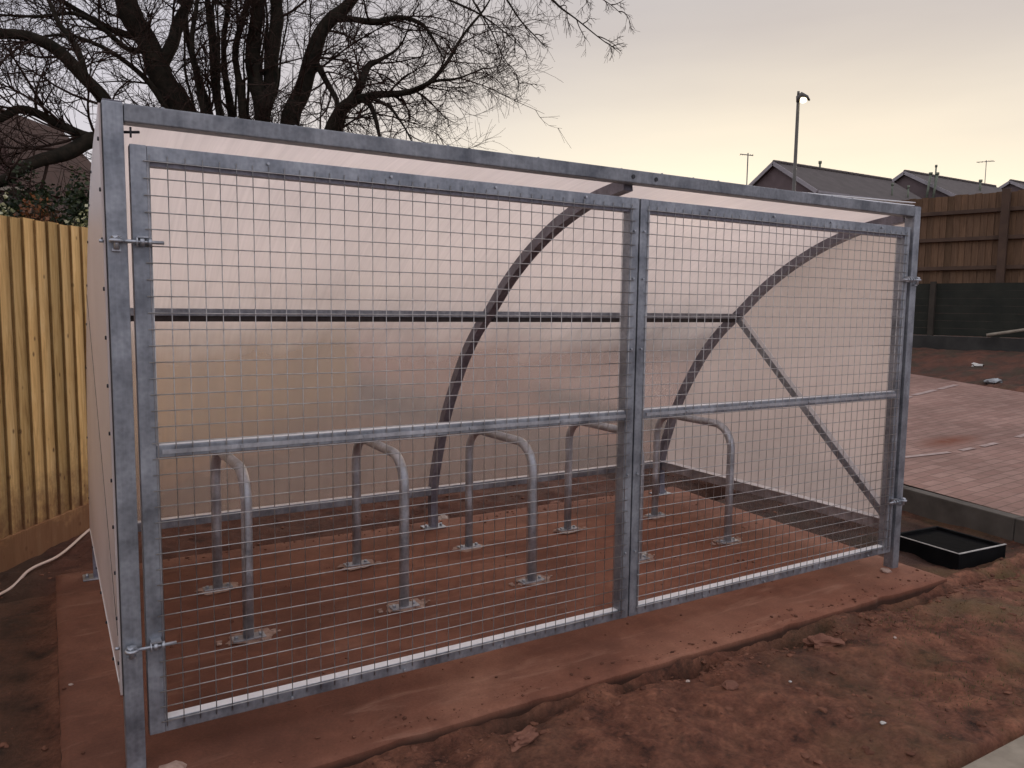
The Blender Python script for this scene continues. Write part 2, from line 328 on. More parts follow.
# ------------------------------------------------------------------ world and sun (just after sunset, glow behind the houses)
AZ = .93   # azimuth of the glow measured from +Y towards +X
sun_dir = V((math.sin(AZ)*math.cos(.16), math.cos(AZ)*math.cos(.16), math.sin(.16)))
w = bpy.data.worlds.new('World'); SC.world = w; w.use_nodes = True; nt = w.node_tree; nt.nodes.clear()
out = nt.nodes.new('ShaderNodeOutputWorld'); bg = nt.nodes.new('ShaderNodeBackground'); L(nt, bg.outputs[0], out.inputs[0])
tc = N(nt, 'ShaderNodeTexCoord'); sx = N(nt, 'ShaderNodeSeparateXYZ'); L(nt, tc.outputs['Generated'], sx.inputs[0])
z = sx.outputs[2]
dot = math_(nt, 'ADD', math_(nt, 'MULTIPLY', sx.outputs[0], math.sin(AZ)), math_(nt, 'MULTIPLY', sx.outputs[1], math.cos(AZ)))
sunw = ramp(nt, z, [(0, (1.35,1.18,.86)), (.14, (1.14,1.01,.77)), (.2, (.96,.85,.68)), (.32, (.66,.59,.53)), (.42, (.60,.56,.54)), (.62, (.86,.82,.84)), (1, (.92,.88,.92))])
away = ramp(nt, z, [(0, (.80,.79,.88)), (.25, (.82,.82,.93)), (.6, (.88,.87,.95)), (1, (.92,.88,.92))])
midc = ramp(nt, z, [(0, (.76,.69,.66)), (.25, (.62,.585,.62)), (.42, (.58,.56,.60)), (.62, (.86,.82,.86)), (1, (.92,.88,.92))])
f1 = ramp(nt, math_(nt, 'MULTIPLY_ADD', dot, .5, .5), [(.55, (0,)*3), (.88, (1,)*3)])
f2 = ramp(nt, math_(nt, 'MULTIPLY_ADD', dot, .5, .5), [(.86, (0,)*3), (.99, (1,)*3)])
c = mix(nt, f1, away, midc); c = mix(nt, f2, c, sunw)
mp = N(nt, 'ShaderNodeMapping'); mp.inputs['Scale'].default_value = (1,1,5); L(nt, tc.outputs['Generated'], mp.inputs[0])
cl = ramp(nt, noisen(nt, mp.outputs[0], 1.6, 5, .5), [(.35, (.93,.93,.95)), (.65, (1.05,1.05,1.04))])
c = mix(nt, 1.0, c, cl, 'MULTIPLY')
sk = N(nt, 'ShaderNodeTexSky', sky_type='NISHITA'); sk.sun_disc = False; sk.sun_elevation = .16; sk.sun_rotation = AZ
sc_ = N(nt, 'ShaderNodeVectorMath', operation='SCALE'); L(nt, sk.outputs[0], sc_.inputs[0]); sc_.inputs['Scale'].default_value = .04
c = mix(nt, .06, c, sc_.outputs[0], 'ADD')
L(nt, c, bg.inputs[0]); bg.inputs[1].default_value = 1.0
sl = bpy.data.lights.new('sun', 'SUN'); sl.energy = .9; sl.angle = math.radians(25); sl.color = (1,.82,.6)
so = bpy.data.objects.new('sun', sl); COL.objects.link(so); so.rotation_euler = sun_dir.to_track_quat('Z', 'Y').to_euler()
SC.view_settings.view_transform = 'Standard'; SC.view_settings.look = 'None'; SC.view_settings.exposure = 0
SC.render.engine = 'CYCLES'; SC.cycles.use_denoising = True
SC.cycles.max_bounces = 10; SC.cycles.transmission_bounces = 8

SC.cycles.use_adaptive_sampling = True; SC.cycles.adaptive_threshold = .02
# ------------------------------------------------------------------ terrain
FD = V((.65,.76)).normalized(); FP = V((-.44,2.88))           # line of the pale fence
FN = V((FD.y, -FD.x))                                          # towards the shelter
def fence_foot(t):   # height of the ground along the pale fence
    return -.12 + .11*sstep(.6, 1.6, t) - .17*sstep(2.0, 5.5, t) - .15*sstep(5, 8, t)
def paving_z(x, y): return .1 + .05*(x - 5.34)
def pav_far(y): return 12.3 + .435*(y-5.2)
def height(x, y):
    p = V((x, y, 0))
    n = noise.fractal(p*1.7, 1.0, 2.0, 4)*.022 + noise.fractal(p*7+V((9,3,0)), .9, 2.1, 4)*.012
    h = -.085
    if y < -.2:
        rough = .9*abs(noise.noise(p*3.1+V((4,4,4))))
        n = n*1.1 + (noise.ridged_multi_fractal(p*3.5, .9, 2.1, 5, 1.0, 2.0)-1.2)*.011 + noise.fractal(p*22, .8, 2.0, 3)*.006 - .02*rough
        tr_ = max(0, .35+1.3*noise.noise(V((x*1.7,3,0)))+.5*noise.noise(V((x*6,9,0))))
        h = -.016 - .10*math.exp(-((y+.315+.02*noise.noise(V((x*4,1,0))))/.038)**2)*tr_ - .012*sstep(-.6,-.3,y)
        h += .045*max(0, noise.noise(p*1.9+V((2,7,1))))*sstep(-.3,-.5,y)
        if y < -1.3: h = min(h, -.05)
    if x < -.18: h -= .02*sstep(-.18, -.26, x)
    if y > 2.1 and x < 5:
        t = (V((x, y))-FP).dot(FD); s = (V((x, y))-FP).dot(FN)
        ff = fence_foot(t)
        h = -.13 + (.05*sstep(2.35, 2.9, y))
        if s > 0: h = h + (ff-h)*sstep(.9, .15, s)
        else: h = ff
        n *= 1.6
        if y < 2.8: h -= .09*math.exp(-((y-2.33)/.14)**2)
    if x > 4.02 and x < 5.5:
        h = h + .02*sstep(4.1, 4.2, x)*sstep(-.5, -.1, y)*sstep(.5, .35, y) - .08*sstep(4.2, 4.36, x)*sstep(5.2, 4.9, x)*sstep(.6, .9, y)
        h -= .025*math.exp(-(((x-4.68)/.36)**2+((y+.02)/.36)**2))
    edge = 5.34 + .18*y
    if x > edge - .02 and y > -30:
        far = pav_far(y)
        zp = paving_z(min(x, far), y) - .05
        if x > far: 
            up = sstep(far, 14.6, x); zp = zp + (.76 - zp)*up*1.0; n *= 2.5*(1-.5*up)+.5
            if x > 15.3: zp = .76 + .09*(x-15.3); 
        else: n *= .2
        h = h + (zp-h)*sstep(edge-.02, edge+.08, x)
    if x < -3: h += .02*(-3-x)
    if y > 9: h += .05*(y-9)*max(0, 1-sstep(9,14,x))
    return h + n
def axis(segs):
    o = [segs[0][0]]
    for a, b, st in segs:
        k = max(1, int(round((b-a)/st))); o += [a+(b-a)*i/k for i in range(1, k+1)]
    return o
def grow(a, b, s, g=1.35, sign=1):
    o = []; x = a
    while x < b: x += s; s *= g; o.append(sign*min(x, b))
    return o
xs = sorted(grow(4, 400, 1, 1.4, -1)) + axis([(-4, -1.1, .12), (-1.1, 5.7, .022), (5.7, 17, .14)]) + grow(17, 500, .8, 1.4)
ys = sorted(grow(4, 400, 1, 1.4, -1)) + axis([(-4, -1.9, .15), (-1.9, 0.0, .022), (0.0, 2.1, .05), (2.1, 4.3, .03), (4.3, 10, .12)]) + grow(10, 500, .8, 1.4)
gb = MB(); nx, ny = len(xs), len(ys)
gb.v = [(x, y, height(x, y)) for y in ys for x in xs]
gb.f = [(j*nx+i, j*nx+i+1, (j+1)*nx+i+1, (j+1)*nx+i) for j in range(ny-1) for i in range(nx-1)]; gb.smooth = [True]*len(gb.f)
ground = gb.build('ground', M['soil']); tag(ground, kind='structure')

# concrete slab with a slightly crumbled edge
SX0, SX1, SY0, SY1 = -.2, 4.07, -.27, 2.15
sb = MB(); sxs = axis([(SX0, SX1, .03)]); sys_ = axis([(SY0, SY1, .03)])
nx, ny = len(sxs), len(sys_)
def slabpt(i, j):
    x, y = sxs[i], sys_[j]; x += (.03+.075*y)*sstep(3.0, SX1, x); ed = min(i, j, nx-1-i, ny-1-j)
    p = V((x, y, 0)); zz = noise.noise(p*2)*.0025 + noise.noise(p*14)*.0012
    if ed == 0:
        w_ = noise.noise(p*3)*.009 + noise.noise(p*23)*.005; chip = max(0, noise.noise(p*7+V((3,1,0)))-.15)*.03
        if j == 0: y += w_+chip
        if j == ny-1: y += w_
        if i == 0: x += w_*.7
        if i == nx-1: x += w_
        zz -= .008
    return (x, y, zz)
sb.v = [slabpt(i, j) for j in range(ny) for i in range(nx)]
sb.f = [(j*nx+i, j*nx+i+1, (j+1)*nx+i+1, (j+1)*nx+i) for j in range(ny-1) for i in range(nx-1)]; sb.smooth = [True]*len(sb.f)
per = [(i, 0) for i in range(nx)] + [(nx-1, j) for j in range(1, ny)] + [(i, ny-1) for i in range(nx-2, -1, -1)] + [(0, j) for j in range(ny-2, 0, -1)]
b0 = len(sb.v)
for i, j in per:
    x, y, zz = slabpt(i, j); q = noise.noise(V((x*6, y*6, 5)))*.015; sb.v.append((x+(q if i in (0, nx-1) else 0), y+(q if j in (0, ny-1) else 0), -.22))
for k in range(len(per)):
    a = per[k]; b = per[(k+1) % len(per)]; sb.f.append((b0+k, b0+(k+1) % len(per), b[1]*nx+b[0], a[1]*nx+a[0])); sb.smooth.append(False)
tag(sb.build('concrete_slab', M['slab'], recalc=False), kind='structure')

# block paving drive, its kerb and faded bay lines
pv = MB(); pys = axis([(-9, 9, .5)])
for k in range(len(pys)):
    y = pys[k]
    for q in range(9):
        a = 5.44+.18*y; b = pav_far(y); x = a+(b-a)*q/8; pv.v.append((x, y, paving_z(x, y)))
pv.f = [(k*9+q, k*9+q+1, (k+1)*9+q+1, (k+1)*9+q) for k in range(len(pys)-1) for q in range(8)]; pv.smooth = [True]*len(pv.f)
tag(pv.build('driveway', M['paving'], recalc=False), kind='structure')
kb = MB()
for k in range(-9, 9):
    y0, y1 = k*.915, (k+1)*.915-.006
    kb.bar((5.39+.18*y0, y0, -.02), (5.39+.18*y1, y1, -.02), .1, .25, bev=.008)
tag(kb.build('kerb', M['kerb']), kind='structure')
def ground_strip(name, pts, w_, mat, lift=.006):
    s = MB()
    for (x0, y0), (x1, y1) in pts:
        d = V((x1-x0, y1-y0)).normalized(); nn = V((-d.y, d.x))*w_/2
        s.add([(x0+nn.x, y0+nn.y, paving_z(x0+nn.x, 0)+lift), (x1+nn.x, y1+nn.y, paving_z(x1+nn.x, 0)+lift), (x1-nn.x, y1-nn.y, paving_z(x1-nn.x, 0)+lift), (x0-nn.x, y0-nn.y, paving_z(x0-nn.x, 0)+lift)], [(0,1,2,3)])
    return s.build(name, mat, recalc=False)
tag(ground_strip('bay_line', [((9.3,3.45),(9.9,3.6)),((10.0,3.62),(10.7,3.72)),((10.8,3.73),(11.4,3.82))], .09, M['paint']), kind='structure')
tag(ground_strip('bay_line', [((6.45,1.5),(6.95,1.37)),((7.1,1.35),(7.3,1.34)),((7.42,1.33),(7.68,1.33)),((8.1,1.35),(8.6,1.39))], .06, M['paint']), kind='structure')
# pale concrete path edge at the bottom right and the path in front of it
kp = MB()
for k in range(-3, 6): kp.bar((k*.915, -1.395, -.105), ((k+1)*.915-.008, -1.395, -.105), .13, .22, bev=.008)
tag(kp.build('path_edging', M['kerb_pale']), kind='structure')
ap = MB(); ap.box(-6, 5.05, -3.9, -1.465, -.12, -.02); tag(ap.build('footpath', M['kerb_pale'], recalc=True), kind='structure')

# ------------------------------------------------------------------ the bicycle shelter
W = 3.97
RIB = catmull([(1.98,.0,0),(1.985,.25,0),(1.915,.5,0),(1.79,.79,0),(1.585,1.11,0),(1.40,1.315,0),(1.235,1.445,0),(1.05,1.60,0),(.86,1.728,0),(.68,1.825,0),(.5,1.9,0),(.28,1.965,0),(.04,2.0,0)], 5)
RIB = [(p.x, p.y) for p in RIB]
def offset_profile(prof, d):
    o = []
    for i, (y, z_) in enumerate(prof):
        a = prof[max(i-1,0)]; b = prof[min(i+1, len(prof)-1)]
        t = V((b[0]-a[0], b[1]-a[1])).normalized(); o.append((y + t.y*d, z_ - t.x*d))
    return o
sh = empty('bicycle_shelter', (0,0,0)); tag(sh, 'galvanised steel bicycle shelter with curved translucent roof and mesh double gates', 'bicycle shelter')
for X in (.004, W):
    b = MB(); b.box(X-.0275, X+.0275, -.03, .03, -.01, 2.052, .004); po = b.build('post', M['galv'], sh)
    b = MB(); b.box(X-.026, X+.026, -.026, .026, 2.0525, 2.056, .001); b.build('end_cap', M['galv_rib'], po)
b = MB(); b.box(.033, W-.029, -.03, .03, 1.997, 2.05, .004); bm_ = b.build('top_beam', M['galv_beam'], sh)
b = MB()
for k in range(20):
    x = .15 + k*(W-.3)/19 + random.uniform(-.03,.03); b.ico((x, random.uniform(-.022,-.005), 2.051), .006, 1, (1,1,.6), .1, seed=k)
build_each(b, 'rivet', M['galv'], bm_)
b = MB()
for x in (1.945, 2.07): b.cyl((x,-.0335,2.022), (x,-.0295,2.022), .009, 10)
build_each(b, 'bolt_head', M['screw'], bm_)
def rib(X):
    wd = .05; prof = RIB; outp = offset_profile(prof, .025); inp = offset_profile(prof, -.025)
    b = MB(); vs = []
    for (yo, zo), (yi, zi) in zip(outp, inp): vs += [(X-wd/2, yo, zo), (X+wd/2, yo, zo), (X+wd/2, yi, zi), (X-wd/2, yi, zi)]
    k = len(prof); fs = [(i*4+j, i*4+(j+1)%4, (i+1)*4+(j+1)%4, (i+1)*4+j) for i in range(k-1) for j in range(4)] + [(3,2,1,0), tuple(4*(k-1)+j for j in range(4))]
    b.add(vs, fs); o = b.build('rib', M['galv_rib'], sh)
    b = MB(); b.box(X-.075, X+.075, 1.93, 2.03, .002, .010, .002); pl_ = b.build('base_plate', M['galv_tube'], sh)
    b = MB()
    for q in (-.055, .055): b.cyl((X+q, 1.98, .010), (X+q, 1.98, .026), .009, 6)
    build_each(b, 'anchor_bolt', M['zinc'], pl_)
for X in (.0, 1.975, W): rib(X)
def rail(name, a, bb, w_, h_, mat, lip=None):
    b = MB(); b.bar(a, bb, w_, h_, bev=.003); o = b.build(name, mat, sh)
    return o
# purlin (channel: bright web above, dark strip below put in for its shaded hollow)
b = MB(); b.box(.026, 1.949, 1.228, 1.285, 1.412, 1.446, .002); b.box(2.001, W-.026, 1.228, 1.285, 1.412, 1.446, .002); build_each(b, 'purlin', M['galv'], sh)
b = MB(); b.box(.026, 1.949, 1.240, 1.282, 1.386, 1.4118); b.box(2.001, W-.026, 1.240, 1.282, 1.386, 1.4118); build_each(b, 'purlin_channel', M['gasket'], sh)
# back and side rails near the ground
b = MB(); b.box(.026, 1.949, 1.958, 1.994, .225, .275, .003); b.box(2.001, W-.026, 1.958, 1.994, .225, .275, .003); build_each(b, 'back_rail', M['galv'], sh)
for X in (0, W):
    b = MB(); b.box(X-.02, X+.02, .031, 1.955, .205, .272, .003); b.build('side_rail', M['galv_tube'], sh)
    b = MB(); b.box(X-.034, X+.024, .031, 1.955, .2725, .2755); b.build('rail_lip', M['lip'], sh)
    b = MB(); b.bar((X, 1.225, 1.405), (X, .06, .30), .04, .045, up=(1,0,0), bev=.003); br_ = b.build('brace', M['galv'], sh)
    b = MB(); d = V((0, 1.225-.06, 1.405-.30)).normalized(); nn = V((0, -d.z, d.y))
    a0 = V((X, 1.205, 1.386))+nn*.0225; a1 = V((X, .08, .319))+nn*.0225
    b.bar(a0, a1, .04, .002, up=tuple(nn)); n3_ = V((-.018 if X else .018,0,0))+nn*.014; b.bar(a0+n3_, a1+n3_, .003, .026, up=tuple(nn)); b.build('brace_flange', M['lip'], br_)
b = MB(); b.box(.026, 1.949, 1.957, 1.993, .2755, .2785); b.box(2.001, W-.026, 1.957, 1.993, .2755, .2785); build_each(b, 'rail_lip', M['lip'], sh)
# curved translucent sheet, closed solid 8 mm thick
prof = [p for p in RIB if p[1] > .24]; prof[0] = (1.985, .262)
prof = prof[:-1] + [(.034, 2.008)]
o1 = offset_profile(prof, .0275); o2 = offset_profile(prof, .0355)
b = MB(); k = len(prof); XA, XB = -.026, W+.028; ns = 2
vs = []
for (ya, za), (yb, zb) in zip(o1, o2): vs += [(XA, ya, za), (XB, ya, za), (XB, yb, zb), (XA, yb, zb)]
b.add(vs, [(i*4+j, i*4+(j+1)%4, (i+1)*4+(j+1)%4, (i+1)*4+j) for i in range(k-1) for j in range(4)] + [(3,2,1,0), tuple(4*(k-1)+j for j in range(4))])
rp = b.build('roof_sheet', M['sheet'], sh)
for i, pl_ in enumerate(rp.data.polygons): pl_.use_smooth = False
def side_sheet(X0, X1, seam):
    prof2 = offset_profile(prof, .024); out2 = [(-.01, .262), *[(y, z_) for y, z_ in prof2], (-.01, 2.035)]
    out2 = [(-.012, .25), (prof2[0][0], .25)] + prof2 + [(-.012, 2.045)]
    n = len(out2); b = MB(); b.add([(X0, y, z_) for y, z_ in out2] + [(X1, y, z_) for y, z_ in out2], [tuple(range(n)), tuple(range(n, 2*n))[::-1]] + [(i, (i+1)%n, n+(i+1)%n, n+i) for i in range(n)])
    o = b.build('side_sheet', M['sheet_left' if seam else 'sheet_side'], sh); return o
ls = side_sheet(-.0325, -.0265, True)
rs = side_sheet(W+.031, W+.039, False)
b = MB(); b.bar((-.0337, 1.18, 1.50), (-.0337, .0, .44), .0012, .005, up=(0,0,1)); b.build('sheet_joint', M['gasket'], ls)
b = MB()
for zz in [.35+i*.145 for i in range(12)]: b.cyl((-.037, -.0, zz), (-.0325, -.0, zz), .006, 8)
for i in range(4, len(prof)-6, 6):
    y, z_ = offset_profile(prof, -.0)[i]; b.cyl((-.036, y, z_), (-.0325, y, z_), .005, 8)
for yy in (.25, .6, .95, 1.3, 1.65): b.cyl((-.039, yy, .262), (-.0325, yy, .262), .006, 8)
build_each(b, 'screw', M['screw'], ls)
b = MB(); b.box(-.0262, -.0240, -.024, .02, .25, 2.045); b.build('edge_trim', M['gasket'], ls)

b = MB(); b.bar((3.05, .022, 2.056), (W+.03, .022, 2.082), .03, .004); b.bar((3.05, .012, 2.0535), (W+.02, .012, 2.064), .012, .005); b.build('roof_edge_trim', M['lip'], sh)
# gates: bevelled box frame, welded mesh on the front face, adjustable eye hinges
GZ0, GZ1 = .101, 1.937
def gate(x0, x1, hinge_left):
    b = MB(); s_ = .046; y0, y1 = -.025, .025
    b.box(x0, x0+s_, y0, y1, GZ0, GZ1, .003); b.box(x1-s_, x1, y0, y1, GZ0, GZ1, .003)
    b.box(x0+s_+.0004, x1-s_-.0004, y0, y1, GZ1-s_, GZ1-.0008, .003)
    b.box(x0+s_+.0004, x1-s_-.0004, y0, y1, GZ0+.0008, GZ0+.036, .003)
    g = b.build('gate', M['galv'], sh)
    b = MB(); b.box(x0+s_+.0004, x1-s_-.0004, y0, y1-.01, .992, 1.030, .003); mr = b.build('mid_rail', M['galv'], g)
    b = MB(); b.box(x0+s_+.001, x1-s_-.001, -.012, .024, GZ0+.0365, GZ0+.0385); b.box(x0+s_+.001, x1-s_-.001, -.02, .014, 1.0305, 1.0325); build_each(b, 'ledge', M['lip'], g)  # pale strips on the rail tops: reflected sky put into the colour
    b = MB(); b.box(x0+s_+.001, x1-s_-.001, -.018, .02, GZ1-s_-.013, GZ1-s_-.0012); b.build('top_channel', M['galv_rib'], g)
    b = MB()
    b.box(x0+s_+.0005, x0+s_+.007, -.0225, -.0195, GZ0+.04, .990); b.box(x0+s_+.0005, x0+s_+.007, -.0225, -.0195, 1.034, GZ1-s_-.002)
    b.box(x0+s_+.016, x1-s_-.001, -.0305, -.0275, 1.004, 1.018)
    build_each(b, 'fixing_strip', M['galv_tube'], g)
    m = MB(); r = .00155; xa, xb = x0+.034, x1-.024; za, zb = GZ0+.02, GZ1-.028
    kx = int((xb-xa)/.05); ox = (xb-xa-kx*.05)/2
    for i in range(kx+1):
        x = xa+ox+i*.05; jj = random.uniform(-.0012,.0012)
        m.tube([(x, -.0285, za), (x+jj, -.0285+random.uniform(-.001,.001), 1.0), (x, -.0285, zb)], r, 5)
    kz = int((zb-za)/.05); oz = (zb-za-kz*.05)/2
    for i in range(kz+1):
        zz = za+oz+i*.05
        m.tube([(xa, -.0318, zz)] + [(xa+(xb-xa)*q/6, -.0318+random.uniform(-.0012,.0012), zz+random.uniform(-.0012,.0012)) for q in range(1,6)] + [(xb, -.0318, zz)], r*1.2, 6)
    m.build('wire_mesh', M['wire'], g)
    bb_ = MB(); q = x0+.3
    while q < x1-.1:
        bb_.cyl((q, -.036, 1.011), (q, -.030, 1.011), .007, 6)
        bb_.cyl((q+.1, -.034, GZ1-.018), (q+.1, -.0255, GZ1-.018), .005, 6); bb_.cyl((q+.15, -.034, GZ0+.012), (q+.15, -.0255, GZ0+.012), .005, 6); q += .42
    for zz in (.4,.75,1.3,1.6,1.8):
        xx = (x1-.026) if hinge_left else (x0+.02); bb_.cyl((xx, -.034, zz), (xx, -.0255, zz), .0045, 6)
    build_each(bb_, 'bolt_head', M['zinc'], g)
    for zz in (1.65, .402):
        sgn = 1 if hinge_left else -1; xp = 0.0 if hinge_left else W
        h = MB(); yy = -.050
        h.tube([(xp+sgn*.012, yy, zz), (xp+sgn*.128, yy, zz)], .0055, 8)                       # threaded rod
        ring = [(xp+.015*math.cos(a), yy+.015*math.sin(a), zz) for a in [2*math.pi*i/14 for i in range(15)]]; h.tube(ring, .006, 6, cap=False)
        h.cyl((xp, yy, zz-.024), (xp, yy, zz+.010), .008, 10)                                   # pin
        h.ico((xp, yy, zz+.010), .016, 1, (1.1,1,.5), 0)
        h.cyl((xp+sgn*.062, yy, zz), (xp+sgn*.074, yy, zz), .014, 6); h.cyl((xp+sgn*.052, yy, zz), (xp+sgn*.056, yy, zz), .016, 12)
        h.cyl((xp+sgn*.085, yy, zz), (xp+sgn*.094, yy, zz), .013, 6)
        h.box(min(xp+sgn*.055,xp+sgn*.085), max(xp+sgn*.055,xp+sgn*.085), -.058, -.0255, zz+.012, zz+.017)
        h.box(xp-.012, xp+.012, -.045, -.0302, zz-.03, zz-.022)
        h.cyl((xp-sgn*.0305, -.01, zz), (xp-sgn*.043, -.01, zz), .005, 8)
        h.build('hinge', M['zinc'], g)
    return g
tag(gate(.045, 1.988, True), 'wider left gate leaf with a mid rail'); tag(gate(1.996, 3.918, False), 'right gate leaf with a mid rail')
b = MB(); b.tube([(.031, -.0, 1.972), (.052, -.012, 1.972), (.075, -.012, 1.975)], .004, 6); b.cyl((.05,-.02,1.955), (.05,-.02,1.985), .003, 6); b.build('gate_stop', M['screw'], sh)

# ------------------------------------------------------------------ hoops (cycle stands)
def mortar(x, y, seed):
    rr = random.Random(seed); m = MB(); n = 22; vs = [(x, y, .0045)]
    for i in range(n):
        a = 2*math.pi*i/n; q = V((math.cos(a), math.sin(a), seed)); rad = .085+.04*noise.noise(q*1.6)+.03*noise.noise(q*5)
        vs.append((x+1.35*rad*math.cos(a), y+.8*rad*math.sin(a), .0035))
    m.add(vs, [(0, i+1, (i+1) % n+1) for i in range(n)], False)
    for k in range(10):
        a = rr.random()*6.28; d = rr.uniform(.03,.11); m.ico((x+d*1.4*math.cos(a), y+d*.8*math.sin(a), .006), rr.uniform(.005,.014), 1, (1.3,1,.45), .4, a, seed*9+k)
    return m
def make_hoop():
    t = empty('cycle_stand', (0,0,0))
    yf, yb, H_, R_ = 0, .70, .745, .15
    pts = [(0, yf, .004), (0, yf, .3), (0, yf, H_-R_)]
    pts += [(0, yf+R_-R_*math.cos(a), H_-R_+R_*math.sin(a)) for a in [math.pi/2*i/8 for i in range(1, 9)]]
    pts += [(0, yb-R_+R_*math.sin(a), H_-R_+R_*math.cos(a)) for a in [math.pi/2*i/8 for i in range(0, 9)]]
    pts += [(0, yb, .3), (0, yb, .004)]
    b = MB(); b.tube(pts, .0242, 16); b.build('tube', M['galv_tube'], t)
    for k, y in enumerate((yf, yb)):
        b = MB(); b.box(-.07, .07, y-.03, y+.03, .004, .011, .002); p = b.build('base_plate', M['galv_tube'], t)
        b = MB()
        for q in (-.052, .052): b.cyl((q, y, .011), (q, y, .022), .009, 6)
        build_each(b, 'anchor_bolt', M['zinc'], p)
        mortar(0, y, 3+k).build('mortar_patch', M['mortar'], t)
    return t
proto = make_hoop()
hl = ['galvanised cycle stand nearest the left post of the shelter, first of five', 'second cycle stand from the left, between the left post and the middle rib',
      'third of five cycle stands, in line with the middle curved rib', 'fourth cycle stand, mostly hidden behind the gate meeting stiles', 'fifth cycle stand, nearest the right side panel and its brace']
for i in range(5):
    if i == 0: t = proto
    else:
        t = proto.copy(); COL.objects.link(t)
        for ch in proto.children:
            c_ = ch.copy(); COL.objects.link(c_); c_.parent = t
            for g_ in ch.children: d_ = g_.copy(); COL.objects.link(d_); d_.parent = c_
    t.location = (.524+i*.7386, .797, .001); t.rotation_euler = (random.uniform(-.006,.006), random.uniform(-.008,.008), random.uniform(-.03,.03)+.01)
    tag(t, hl[i], 'cycle stand', 'cycle stands inside the shelter')
# ------------------------------------------------------------------ pale closeboard fence on the left, running behind the shelter
fang = math.atan2(FD.y, FD.x)
fe = empty('closeboard_fence', (FP.x, FP.y, 0), fang); tag(fe, 'pale new closeboard fence left of the shelter with gravel board at its foot', 'fence')
rr = random.Random(5)
b = MB(); T0, T1 = -7.5, 5.6; x = T0; pitch = .1; i = 0
while x < T1:
    zt = 1.972 + rr.uniform(-.006,.006) - .05*sstep(3,4,x)*0; zb = fence_foot(x)+.14
    yo = rr.uniform(-.002,.002); 
    # feather-edge board: thick at its left edge, thin at the right, lapping the next
    ya, yb_ = -.030+yo, -.012+yo
    x0, x1 = x, x+pitch+.014
    b.add([(x0,ya,zb),(x0+.004,ya-.002,zb),(x1,yb_,zb),(x1,yb_+.007,zb),(x0,yb_+.012,zb), (x0,ya,zt),(x0+.004,ya-.002,zt),(x1,yb_,zt),(x1,yb_+.007,zt),(x0,yb_+.012,zt)],
          [(0,1,6,5),(1,2,7,6),(2,3,8,7),(3,4,9,8),(4,0,5,9),(5,6,7,8,9),(4,3,2,1,0)])
    x += pitch; i += 1
b.build('board_panel', M['pale_timber'], fe)
x = -7.5
while x < T1:
    b = MB(); x1 = x+2.38
    zg0, zg1 = fence_foot(x), fence_foot(x1)
    b.add([(x,-.045,zg0-.06),(x1,-.045,zg1-.06),(x1,-.005,zg1-.06),(x,-.005,zg0-.06),(x,-.045,zg0+.165),(x1,-.045,zg1+.165),(x1,-.005,zg1+.165),(x,-.005,zg0+.165)],
          [(0,1,5,4),(1,2,6,5),(2,3,7,6),(3,0,4,7),(4,5,6,7),(3,2,1,0)])
    b.build('gravel_board', M['gravel_board'], fe); x += 2.4
for zz in (.35, 1.05, 1.75):
    b = MB(); b.bar((T0, .03, zz), (T1, .03, zz), .075, .075, bev=.004); b.build('rail', M['pale_timber'], fe)
for k in range(6):
    b = MB(); xx = -7.4+k*2.58; b.box(xx-.05, xx+.05, .07, .17, -.4, 1.95, .004); b.build('post', M['pale_timber'], fe)

# hose lying along the foot of the fence
hp = [(-1.3,1.3,0),(-.85,1.86,0),(-.468,2.419,0),(-.329,2.641,0),(-.173,2.869,0),(.01,3.303,0),(.16,3.53,-.055)]
hp = [(x, y, height(x, y)+.02 if zz == 0 else zz) for x, y, zz in hp] + [(.35,3.76,-.012),(.56,4.0,.03),(1.0,4.5,-.02),(1.5,5.07,-.075),(2.2,5.9,-.16),(3.0,6.83,-.25),(4.6,8.7,-.45)]
b = MB(); b.tube(catmull(hp, 8), .0085, 8); tag(b.build('hose', M['hose']), 'thin pale pink hose curving over the soil to the foot of the pale fence', 'hose')

# ------------------------------------------------------------------ brown fence up the bank on the right
P1 = V((15.3, 6.95)); P2 = V((15.79, 5.16)); rd = (P2-P1).normalized(); ra = math.atan2(rd.y, rd.x)
rf = empty('closeboard_fence', (P1.x, P1.y, 0), ra); tag(rf, 'tall brown closeboard fence on the bank beyond the paving, with rails showing', 'fence')
b = MB(); x = -9.0; rr = random.Random(11)
while x < 12:
    zt = 3.80+rr.uniform(-.012,.012); b.add([(x,.005,2.0),(x+.125,-.007,2.0),(x+.125,.008,2.0),(x,.02,2.0),(x,.005,zt),(x+.125,-.007,zt),(x+.125,.008,zt),(x,.02,zt)],
          [(0,1,5,4),(1,2,6,5),(2,3,7,6),(3,0,4,7),(4,5,6,7),(3,2,1,0)]); x += .12
b.build('board_panel', M['brown_timber'], rf)
for zz in (2.36, 2.93, 3.46):
    b = MB(); b.bar((-9, -.05, zz), (12, -.05, zz), .08, .075, bev=.006); b.build('rail', M['brown_rail'], rf)
for xx in (-7.6, -4.8, -2.0, 1.52, 4.3, 7.1, 9.9):
    b = MB(); b.box(xx-.07, xx+.07, -.16, -.06, .9, 3.84, .006); b.build('post', M['brown_rail'], rf)
df = empty('board_fence', (P1.x, P1.y, 0), ra); tag(df, 'low dark green board fence below the brown fence on the bank', 'fence')
b = MB()
for k in range(7):
    z0 = 1.02+k*.148; b.box(-9, 12, -.31, -.28, z0, z0+.1465, .001)
b.build('board_panel', M['dark_board'], df)
for xx in (-4.3, -1.8, .42, 2.9, 5.4, 7.9):
    b = MB(); b.box(xx-.05, xx+.05, -.40, -.312, .8, 2.09, .006); b.build('post', M['dark_post'], df)
